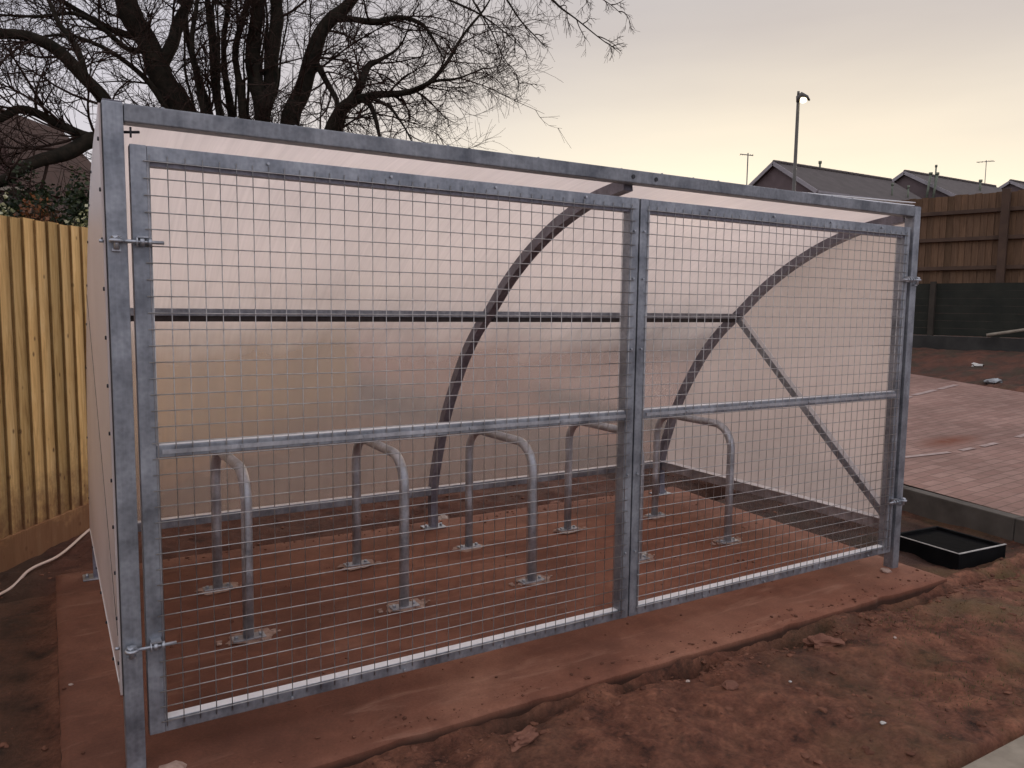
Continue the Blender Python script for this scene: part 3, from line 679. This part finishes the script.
b = MB(); b.box(-9, 12, -.55, -.42, .5, 1.015, .01); b.build('concrete_base', M['dark_concrete'], df)
b = MB(); b.tube(catmull([(15.05,5.35,1.06),(15.3,4.8,1.18),(15.7,4.2,1.32),(16.0,3.4,1.34)], 6), .03, 8)
tag(b.build('fallen_pole', M['kerb_pale']), 'thin pale pole leaning on the low dark fence at the right edge', 'pole')
for nm, c_, r, mt_, lb in (('plastic_bag', (13.3,4.55), .08, 'litter', 'small white scrap of plastic on the red bank below the dark fence'), ('plastic_bag', (12.3,3.75), .11, 'bag', 'crumpled grey plastic bag at the top edge of the block paving')):
    b = MB(); b.ico((c_[0], c_[1], height(*c_)+r*.3), r, 2, (1.4,1,.5), .6, .4, seed=int(c_[0]*10)); tag(b.build(nm, M[mt_]), lb, 'plastic bag')

# ------------------------------------------------------------------ black chamber box right of the shelter
ch = empty('inspection_chamber', (4.765,.125,0), math.radians(-4)); tag(ch, 'black square plastic chamber sunk in the soil beside the right post', 'drain chamber')
b = MB(); s2 = .235
for a in ((-s2,-s2+.02,-s2,s2),(s2-.02,s2,-s2,s2),(-s2+.0205,s2-.0205,-s2,-s2+.02),(-s2+.0205,s2-.0205,s2-.02,s2)): b.box(*a, -.3, .012, .002)
b.build('wall', M['black_plastic'], ch)
b = MB(); b.box(-s2+.021, s2-.021, -s2+.021, s2-.021, -.03, -.008); b.build('cover', M['pit'], ch)
b = MB(); b.box(-s2-.002, -s2+.006, -s2-.002, s2+.002, .0125, .0165); b.box(-s2+.0065, s2+.002, -s2-.002, -s2+.010, .0125, .0165); b.build('rim', M['rim'], ch)  # pale strips on two near edges: rim highlight put into the colour

# ------------------------------------------------------------------ loose stones, brick, litter, clods
def stone(name, x, y, r, sq, mat, label, cat, rot=0, sub=2, jit=.25, zo=None, seed=0):
    inside = SX0 < x < SX1 and SY0 < y < SY1
    zz = (0 if inside else height(x, y)) + r*sq[2]*.45 if zo is None else zo
    b = MB(); b.ico((0,0,0), r, sub, sq, jit, 0, seed); o = b.build(name, M[mat], loc=(x, y, zz)); o.rotation_euler = (.05, .08, rot); tag(o, label, cat); return o
def broken_brick(x, y, rz, label, sc=1.0):
    b = MB(); b.ico((0,0,0), .062*sc, 3, (1.5,.8,.42), .5, 0, seed=int(x*10)); b.ico((-.07*sc,.012,.014), .02*sc, 2, (1.3,.8,.8), .4, 0, seed=4)
    o = b.build('broken_brick', M['brick'], loc=(x, y, height(x, y)+.012)); o.rotation_euler = (.1, -.15, rz); tag(o, label, 'brick')
broken_brick(2.80, -.445, -.75, 'broken reddish brick half sunk in the soil in front of the right gate', .8)
broken_brick(1.17, -.47, .3, 'small brick fragment at the slab edge below the left gate', .6)
stone('flat_stone', 2.07, -.56, .03, (1.5,1,.45), 'brick', 'small flat reddish stone lying on the soil below the gates', 'stone', .3, seed=3)
stone('pebble', 2.35, -.62, .006, (1.2,1,.7), 'litter', 'tiny white fleck on soil right of centre below the gates', 'pebble', seed=5)
stone('pebble', 2.33, -1.04, .009, (1.4,1,.6), 'litter', 'white fleck on soil close to the concrete path edge', 'pebble', seed=6)
stone('pebble', 2.0, -.40, .008, (1.2,1,.7), 'stone', 'pale pebble on soil just beyond the slab edge', 'pebble', seed=7)
stone('pebble', 3.05, -.62, .007, (1.2,1,.7), 'stone', 'pale pebble in the mossy soil right of the broken brick', 'pebble', seed=8)
b = MB(); b.box(-.035, .035, -.011, .011, 0, .012, .003); b.box(.042, .07, -.010, .012, 0, .011, .003)
o = b.build('mortar_scrap', M['litter'], loc=(2.79,.84,.002)); o.rotation_euler = (0,0,.2); tag(o, 'white broken stick of mortar on the slab beside the meeting stiles', 'scrap')
for k, (x, y, r) in enumerate([(2.15,2.42,.07),(2.3,2.50,.05),(2.03,2.36,.04),(.9,2.36,.06),(1.3,2.4,.05),(2.75,2.4,.05),(3.3,2.45,.06)]):
    stone('rubble_stone', x, y, r, (1.2,.9,.7), 'stone' if k < 3 else 'brick', ['pale stone in the trench behind the middle rib, largest of three','pale stone in the trench, furthest back of three','small pale stone in the trench just left of the middle rib','reddish lump in the trench behind the first cycle stand','reddish lump in the trench behind the second cycle stand','reddish lump in the trench behind the fourth cycle stand','reddish lump in the trench behind the meeting stiles'][k], 'stone', k, seed=20+k)
stone('pebble', -.16, .70, .007, (1.3,1,.6), 'stone', 'pale pebble on the slab left of the shelter', 'pebble', seed=31)
stone('concrete_blob', .10, -.085, .035, (1.3,1,.5), 'mortar', 'crumbly mortar blob at the foot of the left post', 'mortar', zo=.004, seed=32)
stone('concrete_blob', 3.86, -.04, .028, (1.3,1,.6), 'mortar', 'crumbly mortar blob at the foot of the right post', 'mortar', zo=.004, seed=33)
rr = random.Random(21); b = MB(); cnt = 0
while cnt < 2800:
    x = rr.uniform(-.9, 5.3); y = rr.choice((rr.uniform(-1.3,-.2), rr.gauss(-.36,.06), rr.uniform(2.15, 3.2), rr.uniform(-.5, 2.0)))
    if -.22 < x < 4.28 and -.285 < y < 2.15: continue
    if y < -1.31 or y > 3.4 or (abs(x-4.765) < .26 and abs(y-.125) < .26): continue
    if (V((x,y))-FP).dot(FN) < .03: continue
    r = min(.015, .0028*rr.paretovariate(1.5)); b.ico((x, y, height(x, y)+r*.1), r, 1, (1.2, .95, .6), .45, rr.random()*6, seed=cnt); cnt += 1
tag(b.build('soil_clods', M['clod'], recalc=False), 'loose crumbs and clods of red soil around the slab', 'soil', kind='stuff')
b = MB(); cnt = 0
while cnt < 900:
    x = rr.uniform(-.19, 4.05); y = rr.choice((rr.gauss(-.22,.04), rr.uniform(-.25, 2.1), rr.gauss(2.1,.06)))
    if not (-.25 < y < 2.12): continue
    r = min(.009, .0018*rr.paretovariate(1.6)); b.ico((x, y, r*.3), r, 1, (1.2, .95, .6), .45, rr.random()*6, seed=cnt); cnt += 1
tag(b.build('slab_crumbs', M['clod'], recalc=False), 'crumbs of dry soil scattered on the concrete slab', 'soil', kind='stuff')
# low moss and grass tufts right of the slab
b = MB()
for k in range(2600):
    cx_, cy_ = rr.choice([(4.6,-.75),(4.9,-.4),(3.7,-.75),(5.0,-.95),(2.9,-1.0),(3.3,-.55),(4.3,-1.1)]); x = rr.gauss(cx_,.22); y = rr.gauss(cy_,.12)
    if y < -1.3 or (x < 4.1 and y > -.3) or x > 5.25 or (abs(x-4.765) < .27 and y > -.15): continue
    z0 = height(x, y)-.002; a = rr.random()*6.28; l = rr.uniform(.006,.02); ln = rr.uniform(.1,.9)
    d = V((math.cos(a), math.sin(a), 0)); q = V((-d.y, d.x, 0))*.0018; p = V((x, y, z0)); tip = p + d*l*ln + V((0,0,l))
    b.add([p-q, p+q, tip], [(0,1,2)])
M['grass'] = leafmat('sparse_grass', [(.04,.045,.015),(.10,.10,.035),(.17,.14,.06)], .8)
tag(b.build('sparse_grass', M['grass'], recalc=False), 'thin moss and grass blades coming up through the soil', 'grass', kind='stuff')

# ------------------------------------------------------------------ houses on the skyline
def house(x0, x1, ya, half, zr, ze, zg, label, pipes=(), aer=()):
    h = empty('house', (x0, ya, zg)); tag(h, label, 'house', None)
    Z = lambda z_: z_-zg; ln = x1-x0
    b = MB(); wy = half-.25; s_ = (zr-ze)/half; zt = zr - s_*wy - .12
    b.add([(0.15,-wy,0),(0.15,wy,0),(0.15,wy,Z(zt)),(0.15,0,Z(zr)-.12),(0.15,-wy,Z(zt)),(ln-.15,-wy,0),(ln-.15,wy,0),(ln-.15,wy,Z(zt)),(ln-.15,0,Z(zr)-.12),(ln-.15,-wy,Z(zt))],
          [(0,1,2,3,4),(9,8,7,6,5),(0,4,9,5),(1,6,7,2),(0,5,6,1)])
    b.build('wall', M['house_wall'], h)
    b = MB(); t = .1
    b.add([(0,-half,Z(ze)),(0,0,Z(zr)),(0,half,Z(ze)),(ln,-half,Z(ze)),(ln,0,Z(zr)),(ln,half,Z(ze)),(0,-half,Z(ze)-t),(0,0,Z(zr)-t),(0,half,Z(ze)-t),(ln,-half,Z(ze)-t),(ln,0,Z(zr)-t),(ln,half,Z(ze)-t)],
          [(0,3,4,1),(1,4,5,2),(6,7,10,9),(7,8,11,10),(0,1,7,6),(1,2,8,7),(3,9,10,4),(4,10,11,5),(0,6,9,3),(2,5,11,8)])
    rf_ = b.build('roof', M['house_roof'], h)
    b = MB()
    for i in range(int(ln/.45)): b.cyl((i*.45+.01, 0, Z(zr)+.01), (i*.45+.43, 0, Z(zr)+.02), .09, 8)
    b.build('ridge_tile', M['house_roof'], rf_)
    for sy in (-1, 1):
        b = MB(); b.bar((-.03, sy*half, Z(ze)-.06), (-.03, 0, Z(zr)-.06), .04, .17, up=(0,0,1)); b.build('bargeboard', M['board_white'], h)
    b = MB(); b.bar((0,-half-.06,Z(ze)-.06),(ln,-half-.06,Z(ze)-.06),.11,.09); b.build('gutter', M['board_white'], h)
    for wx in (1.6, 4.2, 6.8):
        b = MB(); b.box(wx-.5, wx+.5, -wy-.03, -wy+.02, Z(zt)-1.45, Z(zt)-.25); f = b.build('window', M['board_white'], h)
        b = MB(); b.box(wx-.43, wx+.43, -wy-.04, -wy-.031, Z(zt)-1.38, Z(zt)-.32); b.build('pane', M['pit'], f)
    for (px_, py_, z0, z1, r, lean) in pipes:
        b = MB(); b.cyl((px_, py_, Z(z0)), (px_+lean, py_, Z(z1)), r, 8); b.cyl((px_+lean, py_, Z(z1)), (px_+lean, py_, Z(z1)+.12), r*1.6, 8); b.build('vent_pipe', M['pipe'], rf_)
    for (px_, py_, z0, z1) in aer:
        b = MB(); b.cyl((px_,py_,Z(z0)),(px_,py_,Z(z1)),.022,6); b.cyl((px_-.1,py_+.55,Z(z1)-.05),(px_+.1,py_-.45,Z(z1)-.12),.018,6)
        for q in range(6): 
            yy = py_+.5-q*.17; b.cyl((px_-.18,yy,Z(z1)-.07),(px_+.18,yy,Z(z1)-.07),.01,5)
        b.build('aerial', M['aerial'], rf_)
    return h
house(29.1, 38.1, 22.8, 2.5, 8.35, 6.75, 1.9, 'dark roofed house with pale bargeboards directly behind the street lamp', pipes=[(3.3,0.0,8.2,8.62,.05,0),(6.3,-1.9,7.0,7.6,.04,0),(7.6,-1.9,7.0,7.6,.04,0)])
house(39.4, 48.6, 22.9, 3.0, 8.95, 7.29, 2.6, 'second dark roofed house, right of the one behind the street lamp', pipes=[(-.4,-1.55,7.3,8.55,.06,0.25),(-.4,-1.9,7.3,8.5,.06,0.25),(1.2,-1.0,8.3,9.15,.04,0),(5.0,-1.3,8.1,8.7,.06,0)], aer=[])
house(51.2, 60.0, 23.5, 3.0, 9.64, 8.0, 3.3, 'farthest house, only its gable top showing at the right edge', aer=[(-.6,1.2,8.5,11.0)])
def mast(x, y, z0, z1, label, head=False):
    t = empty('tv_aerial', (x, y, z0)); tag(t, label, 'aerial')
    b = MB(); b.cyl((0,0,0),(0,0,z1-z0),.03,6); b.build('pole', M['aerial'], t)
    b = MB(); b.cyl((-.3,.2,z1-z0-.05),(.2,-.14,z1-z0-.12),.02,6)
    for q in range(6):
        u = -.28+q*.09; b.cyl((u-.06,-u*.7-.1,z1-z0-.08),(u+.06,-u*.7+.1,z1-z0-.08),.01,5)
    if head: b.box(-.12,.14,-.1,.1,z1-z0-.2,z1-z0+.02,.01)
    b.build('antenna', M['aerial'], t)
mast(28.1, 23.44, 1.8, 8.75, 'thin aerial on a mast left of the street lamp above the shelter beam')
mast(46.4, 20.0, 2.9, 9.95, 'aerial on a dark mast standing above the brown fence', True)
# house on the left behind the tree
hx = V((-.75,33.3)); hd = V((-.857,.515)); hn = V((.515,.857))
hl_ = empty('house', (hx.x, hx.y, .8), math.atan2(-hd.y, -hd.x)); tag(hl_, 'red roofed house seen through the bare branches at the left edge', 'house')
b = MB(); b.add([(-8,.3,0),(-.3,.3,0),(-.3,9,0),(-8,9,0),(-8,.3,5.0),(-.3,.3,5.0),(-.3,9,5.0),(-8,9,5.0)], [(0,1,5,4),(1,2,6,5),(2,3,7,6),(3,0,4,7),(4,5,6,7)]); b.build('wall', M['house_wall'], hl_)
b = MB(); b.add([(-8.4,0,5.0),(0,0,5.0),(0,9.3,5.0),(-8.4,9.3,5.0),(-2.6,1.9,8.7),(-5,7.4,8.7),(-2.6,7.4,8.7),(-5,1.9,8.7)], [(0,1,4,7),(1,2,6,4),(2,3,5,6),(3,0,7,5),(4,6,5,7),(3,2,1,0)]); b.build('roof', M['red_roof'], hl_)
b = MB(); b.bar((-8.4,-.06,4.97),(0,-.06,4.97),.12,.14); b.build('gutter', M['kerb_pale'], hl_)
for wx in (-2.3, -5.2):
    b = MB(); b.box(wx-.7, wx+.7, .25, .32, 2.9, 4.2); f = b.build('window', M['board_white'], hl_); b = MB(); b.box(wx-.62, wx+.62, .235, .249, 2.98, 4.12); b.build('pane', M['pit'], f)

# ------------------------------------------------------------------ street lamp
sl_ = empty('street_lamp', (18.3,12.65,1.15)); tag(sl_, 'tall thin street lamp with lit lantern standing in front of the houses', 'street lamp')
b = MB(); b.tube([(0,0,0),(0,0,1.2),(0,0,1.25),(.01,0,6.25)], [.085,.085,.055,.045], 12); b.build('column', M['column'], sl_)
d = V((.83,-.55,0))
b = MB(); b.tube([(0,0,6.2), tuple(d*.01+V((0,0,6.34))), tuple(d*.08+V((0,0,6.40))), tuple(d*.24+V((0,0,6.33))), tuple(d*.33+V((0,0,6.25)))], [.05,.075,.085,.065,.02], 10); b.cyl((0,0,6.38),(0,0,6.50),.035,8)
hd_ = b.build('lantern', M['column'], sl_)
b = MB(); b.ico(tuple(d*.14+V((0,0,6.26))), .10, 2, (1.1,.9,.85), 0, math.atan2(d.y, d.x)); b.build('lens', M['lens'], hd_)

# ------------------------------------------------------------------ big bare tree
LIMBS={
 'A':[(1.64,6.94,2.26,0.203),(1.46,7.13,3.01,0.164),(1.23,7.23,3.66,0.145),(0.99,7.32,4.22,0.129),(0.71,7.44,4.85,0.117),(0.42,7.60,5.69,0.086),(0.06,7.81,6.62,0.047),(-0.20,7.92,7.31,0.015)],
 'A2':[(1.03,7.28,4.10,0.080),(1.18,7.36,4.50,0.070),(1.38,7.65,5.06,0.060),(1.62,7.97,6.03,0.040),(1.73,8.14,7.07,0.015)],
 'B1':[(1.60,6.97,2.38,0.056),(1.58,7.24,3.56,0.043),(1.47,7.50,4.23,0.037),(1.34,7.79,5.03,0.031),(1.18,8.12,6.10,0.019),(1.11,8.25,6.82,0.006)],
 'B2':[(1.64,6.95,2.38,0.056),(1.65,7.08,3.54,0.046),(1.59,7.20,4.29,0.037),(1.57,7.29,4.98,0.031),(1.43,7.50,6.02,0.019),(1.42,7.61,6.95,0.006)],
 'B3':[(1.73,7.02,2.39,0.060),(1.79,7.23,3.58,0.051),(1.74,7.35,4.35,0.036),(1.83,7.38,5.06,0.030),(2.00,7.40,6.13,0.018),(2.02,7.53,7.31,0.006)],
 'B4':[(1.74,6.77,2.37,0.056),(1.84,6.85,3.52,0.046),(1.80,6.85,4.34,0.037),(1.88,6.74,4.87,0.031),(1.96,6.70,5.94,0.019),(2.07,6.75,6.94,0.006)],
 'B5':[(1.57,6.76,2.36,0.049),(1.41,6.88,3.63,0.035),(1.28,6.79,4.24,0.028),(1.34,6.70,4.75,0.021),(1.46,6.73,5.61,0.007)],
 'C':[(1.88,6.79,2.27,0.117),(2.03,6.73,3.51,0.087),(1.98,6.81,3.98,0.085),(1.99,6.88,4.61,0.077),(2.11,6.93,5.64,0.059),(2.09,7.07,6.78,0.032),(2.08,7.20,7.81,0.013)],
 'C2':[(2.04,6.78,3.52,0.072),(2.18,6.84,4.18,0.083),(2.22,6.86,4.64,0.079),(2.25,6.90,5.11,0.072),(2.40,6.93,6.15,0.050),(2.58,6.96,7.31,0.022),(2.71,6.97,8.12,0.007)],
 'D':[(2.00,6.71,2.15,0.144),(2.31,6.68,3.49,0.108),(2.45,6.65,3.93,0.101),(2.58,6.61,4.36,0.097),(2.74,6.57,4.74,0.079),(2.94,6.47,4.98,0.065),(3.25,6.32,5.30,0.050),(3.72,6.10,5.82,0.036),(4.24,5.85,6.29,0.022),(4.84,5.51,6.54,0.007)],
 'D2':[(2.78,6.55,4.81,0.048),(2.94,6.33,4.76,0.036),(3.12,6.09,4.70,0.036),(3.36,5.84,4.70,0.028),(3.53,5.73,4.64,0.024),(3.59,5.55,4.44,0.016),(3.72,5.44,4.17,0.006)],
 'E':[(2.07,6.66,2.10,0.138),(2.53,6.26,3.02,0.107),(2.69,6.10,3.50,0.092),(2.76,5.96,3.67,0.065),(2.92,5.75,3.74,0.042),(3.20,5.47,3.76,0.034),(3.44,5.34,3.84,0.027),(3.58,5.27,4.00,0.022),(3.74,5.20,4.27,0.017),(3.92,5.13,4.55,0.013),(4.16,5.03,4.92,0.006)],
 'E2':[(2.76,5.96,3.65,0.060),(2.87,5.91,3.81,0.050),(3.02,5.97,4.13,0.040),(3.14,5.91,4.22,0.025),(3.37,5.92,4.43,0.012),(3.51,5.86,4.71,0.006)],
 'E3':[(2.86,5.79,3.73,0.035),(2.97,5.71,3.65,0.030),(3.00,5.55,3.45,0.022),(3.03,5.50,3.15,0.012)],
 'E4':[(2.60,6.59,4.23,0.040),(2.67,6.41,4.04,0.035),(2.74,6.22,3.81,0.030),(2.74,6.08,3.63,0.020)],
 'E5':[(3.20,5.47,3.76,0.025),(3.44,5.22,3.84,0.018),(3.69,4.96,3.88,0.012),(3.91,4.83,3.97,0.005)],
 'E6':[(2.94,5.74,3.74,0.022),(3.12,5.50,3.61,0.018),(3.19,5.32,3.40,0.012),(3.30,5.22,3.14,0.006)],
 'F':[(3.72,6.10,5.82,0.024),(4.11,5.61,5.62,0.021),(4.48,5.10,5.20,0.017),(4.74,4.78,4.81,0.012),(4.95,4.51,4.52,0.007),(5.29,4.27,4.24,0.003)],
 'F2':[(4.11,5.61,5.62,0.018),(4.32,5.30,5.07,0.013),(4.46,5.05,4.65,0.009),(4.69,4.88,4.34,0.004)],
 'F3':[(4.48,5.10,5.20,0.012),(4.80,4.78,5.11,0.010),(5.12,4.56,4.90,0.006),(5.37,4.39,4.69,0.003)],
 'F4':[(3.97,5.82,5.69,0.018),(4.12,5.66,5.10,0.012),(4.27,5.40,4.61,0.008),(4.43,5.26,4.25,0.004),(4.54,5.17,4.04,0.003)],
 'F5':[(3.25,6.32,5.30,0.024),(3.61,5.85,5.10,0.018),(3.85,5.44,4.81,0.013),(4.12,5.13,4.59,0.008),(4.44,4.90,4.29,0.004)],
 'G':[(1.51,6.89,2.20,0.118),(0.88,6.76,2.88,0.091),(0.47,6.59,3.36,0.076),(0.34,6.58,3.60,0.070),(0.20,6.57,3.77,0.066),(0.03,6.57,3.92,0.063),(-0.14,6.56,4.01,0.056),(-0.34,6.58,4.06,0.052),(-0.74,6.57,3.98,0.042),(-1.18,6.69,3.78,0.028),(-1.65,6.82,3.42,0.010)],
 'H':[(1.51,6.88,2.14,0.111),(0.71,6.40,2.94,0.085),(0.32,6.18,3.06,0.076),(0.07,6.08,2.91,0.068),(-0.14,5.96,2.78,0.060),(-0.34,5.82,2.63,0.051),(-0.57,5.83,2.52,0.043),(-1.01,5.84,2.36,0.017)],
 'I':[(0.32,6.18,3.06,0.051),(0.16,6.16,3.08,0.047),(-0.05,6.18,3.16,0.043),(-0.23,6.18,3.24,0.038),(-0.36,6.14,3.22,0.038),(-0.48,6.08,3.12,0.034),(-0.80,6.13,2.91,0.017)],
 'J':[(0.85,7.43,4.46,0.050),(0.60,7.47,4.52,0.035),(0.31,7.54,4.67,0.030),(-0.02,7.64,4.82,0.025),(-0.48,7.82,4.99,0.015),(-1.02,8.03,4.99,0.006)],
 'J2':[(0.92,7.37,4.31,0.050),(0.71,7.26,4.28,0.030),(0.47,7.18,4.41,0.028),(0.20,7.12,4.48,0.022),(-0.17,7.10,4.40,0.016),(-0.65,7.27,4.42,0.008)],
 'J3':[(0.24,6.54,3.73,0.035),(0.17,6.62,4.04,0.030),(0.00,6.75,4.31,0.025),(-0.11,6.97,4.63,0.020),(-0.27,7.25,5.18,0.010)],
 'J4':[(1.41,7.16,3.01,0.050),(0.99,7.03,3.71,0.035),(0.70,7.00,4.03,0.028),(0.37,6.99,4.18,0.022),(0.00,6.97,4.21,0.015),(-0.40,7.08,4.02,0.008)],
}
rs_ = random.Random(77)
for k in range(13):
    x0 = rs_.uniform(1.45,2.05); y0 = rs_.uniform(6.75,7.2); lx = (x0-1.72)*1.1+rs_.uniform(-.12,.12); r0 = rs_.uniform(.018,.036); ht = rs_.uniform(2.6,4.2)
    LIMBS['S%d' % k] = [(x0+lx*t+rs_.uniform(-.04,.04), y0+rs_.uniform(-.05,.05), 2.35+ht*t, r0*(1-.8*t)) for t in (0,.2,.4,.6,.8,1.0)]
tr = empty('bare_tree', (1.62,6.85,-.1)); tag(tr, 'large bare winter tree with many stems rising behind the shelter', 'tree')
OFF = V((1.62,6.85,-.1))
tb = MB(); tb.tube([V(p)-OFF for p in catmull([(1.66,6.85,-.3),(1.64,6.87,.1),(1.62,6.88,1.0),(1.66,6.88,1.9),(1.70,6.87,2.5)], 4)], [.50]*2+[.42]*3+[.37]*4+[.36]*4+[.34]*4, 16)
tk = tb.build('trunk', M['bark'], tr)
rr = random.Random(3)
allpts = []
for name, pts in LIMBS.items():
    P = catmull([p[:3] for p in pts], 6); n = len(pts)
    R_ = []
    for i in range(len(P)):
        u = i/6; k = min(int(u), n-2); fr = u-k; R_.append(pts[k][3]*(1-fr)+pts[k+1][3]*fr)
    Q = []
    for i, p in enumerate(P):
        j = V((noise.noise(p*2.1+V((7,0,0))), noise.noise(p*2.1+V((0,7,0))), noise.noise(p*2.1+V((0,0,7)))))*.05; Q.append(p+j)
    RR = [r*(1+.14*noise.noise(p*5)) for r, p in zip(R_, Q)]
    lb = MB(); lb.tube([p-OFF for p in Q], RR, 10 if pts[0][3] > .05 else 7); lb.build('limb', M['bark'], tr)
    allpts.append((name, Q, RR))
tw = MB()
CR, UR, FR_ = 0, 0, 0
def branch(p, d, length, r, level, droop):
    k = {1: 7, 2: 5, 3: 3}[level]
    pts = [p]; rad = [r]; q = p.copy(); d = d.normalized(); wob = V((rr.uniform(-1,1), rr.uniform(-1,1), rr.uniform(-1,1)))*.5
    for i in range(k):
        wob += V((rr.uniform(-1,1), rr.uniform(-1,1), rr.uniform(-1,1)))*.28
        d = (d + wob*.34 + V((0,0,droop))*.12).normalized(); q = q + d*length/k; pts.append(q); rad.append(max(.0016, r*(1-(i+1)/k*.75)))
    tw.tube([a-OFF for a in pts], rad, 5 if level < 2 else 3, cap=False)
    if level >= 3: return
    nb = {1: 9, 2: 6}[level] if length > .35 else 4
    for j in range(nb):
        u = rr.uniform(.12, 1.0)*k; i = min(int(u), k-1); s = pts[i].lerp(pts[i+1], u-i); ax = (pts[i+1]-pts[i]).normalized()
        o = V((rr.gauss(0,1), rr.gauss(0,1), rr.gauss(0,1))); o = (o-ax*o.dot(ax)).normalized()
        a = math.radians(rr.uniform(22, 62)); dd = ax*math.cos(a)+o*math.sin(a)
        branch(s, dd, length*rr.uniform(.38,.68), max(.0024, r*.5), level+1, droop*1.2)
UPR = {'B1','B2','B3','B4','B5','C','C2','A','A2'}
for name, Q, RR in allpts:
    acc = 0
    for i in range(1, len(Q)):
        seg = (Q[i]-Q[i-1]).length; acc += seg
        low = Q[i].z < 2.3
        thin = RR[i] < .05
        step = .135 if thin else .28
        if name in UPR and not thin: step = .42
        while acc > step:
            acc -= step
            if low and rr.random() < .8: continue
            if name[0] in 'BS' and Q[i].z < 4.7 and rr.random() < (.7 if name[0] == 'B' else .88): continue
            if name[0] == 'S' and rr.random() < .5: continue
            ax = (Q[i]-Q[i-1]).normalized(); o = V((rr.gauss(0,1), rr.gauss(0,1), rr.gauss(0,1))); o = (o-ax*o.dot(ax)).normalized()
            a = math.radians(rr.uniform(25, 70)); dd = ax*math.cos(a)+o*math.sin(a)
            big = name in UPR
            if big and dd.z < .1: dd.z = abs(dd.z)+.15
            ln = rr.uniform(.45, 1.25)*(1.0 if thin else 1.15)
            if name[0] == 'F': ln *= .28
            if name in ('E','E5','E6','E2','E3'): ln *= .8
            branch(Q[i].copy(), dd, ln, min(.016, max(.007, RR[i]*.38)), 1, {'F': -.9, 'E': -.15, 'G': -.1}.get(name[0], .3))
tw.build('twigs', M['twig'], tr, recalc=False)

# ------------------------------------------------------------------ shrubs behind the pale fence
def shrub(name, c, rx, ry, rz, n, size, mat, label, seed, twigs=True):
    r2 = random.Random(seed); t = empty(name, (c[0], c[1], -.1)); tag(t, label, 'shrub')
    b = MB()
    for i in range(14):
        a = r2.random()*6.28; q = V((rx*.7*math.cos(a)*r2.random(), ry*.7*math.sin(a)*r2.random(), c[2]+.1+rz*r2.uniform(-.2,.8)))
        b.tube([(r2.uniform(-.05,.05), r2.uniform(-.05,.05), -.1), (q.x*.4+r2.uniform(-.06,.06), q.y*.4, q.z*.5), tuple(q)], [.018,.012,.004], 5)
    b.build('stem', M['bark'], t)
    b = MB(); k = 0
    while k < n:
        u = V((r2.gauss(0,1), r2.gauss(0,1), r2.gauss(0,1))).normalized(); rad = r2.random()**.38*(.8+.38*noise.noise(u*2.3+V((seed,0,0)))+.2*noise.noise(u*6))
        p = V((u.x*rx*rad, u.y*ry*rad, u.z*rz*rad + c[2]+.1))
        if noise.noise(V(p)*3.3+V((0,seed,0))) < -.3: k += .2; continue
        s_ = size*r2.uniform(.6,1.25); a1 = V((r2.gauss(0,1), r2.gauss(0,1), r2.gauss(0,.7))).normalized(); a2 = a1.orthogonal(); a2.rotate(Matrix.Rotation(r2.random()*6.28, 3, a1))
        b.add([p, p+a1*s_*.5+a2*s_*.28, p+a1*s_, p+a1*s_*.5-a2*s_*.28], [(0,1,2,3)]); k += 1
    b.build('foliage', M[mat], t, recalc=False); return t
shrub('evergreen_shrub', (.30,4.95,1.75), .55, .4, .95, 24000, .042, 'leaf_dark', 'dark evergreen shrub behind the pale fence beside the shelter', 1)
shrub('evergreen_shrub', (-.85,5.5,1.7), .6, .5, .75, 16000, .042, 'leaf_dark', 'dark broad shrub behind the fence at the left edge', 2)
shrub('evergreen_shrub', (-.20,5.7,1.75), .6, .5, .95, 22000, .042, 'leaf_dark', 'dark evergreen shrub in the middle, behind the copper leaved bush', 6)
shrub('copper_shrub', (-.22,4.75,1.85), .26, .2, .5, 2600, .036, 'leaf_copper', 'copper leaved bush showing above the middle of the pale fence', 3)
shrub('variegated_shrub', (-.50,4.85,1.9), .18, .16, .5, 1500, .034, 'leaf_pale', 'cream variegated bush above the fence at the left edge', 4)
shrub('variegated_shrub', (.10,4.35,1.8), .20, .12, .42, 1500, .034, 'leaf_pale', 'cream variegated bush above the fence next to the side sheet', 5)
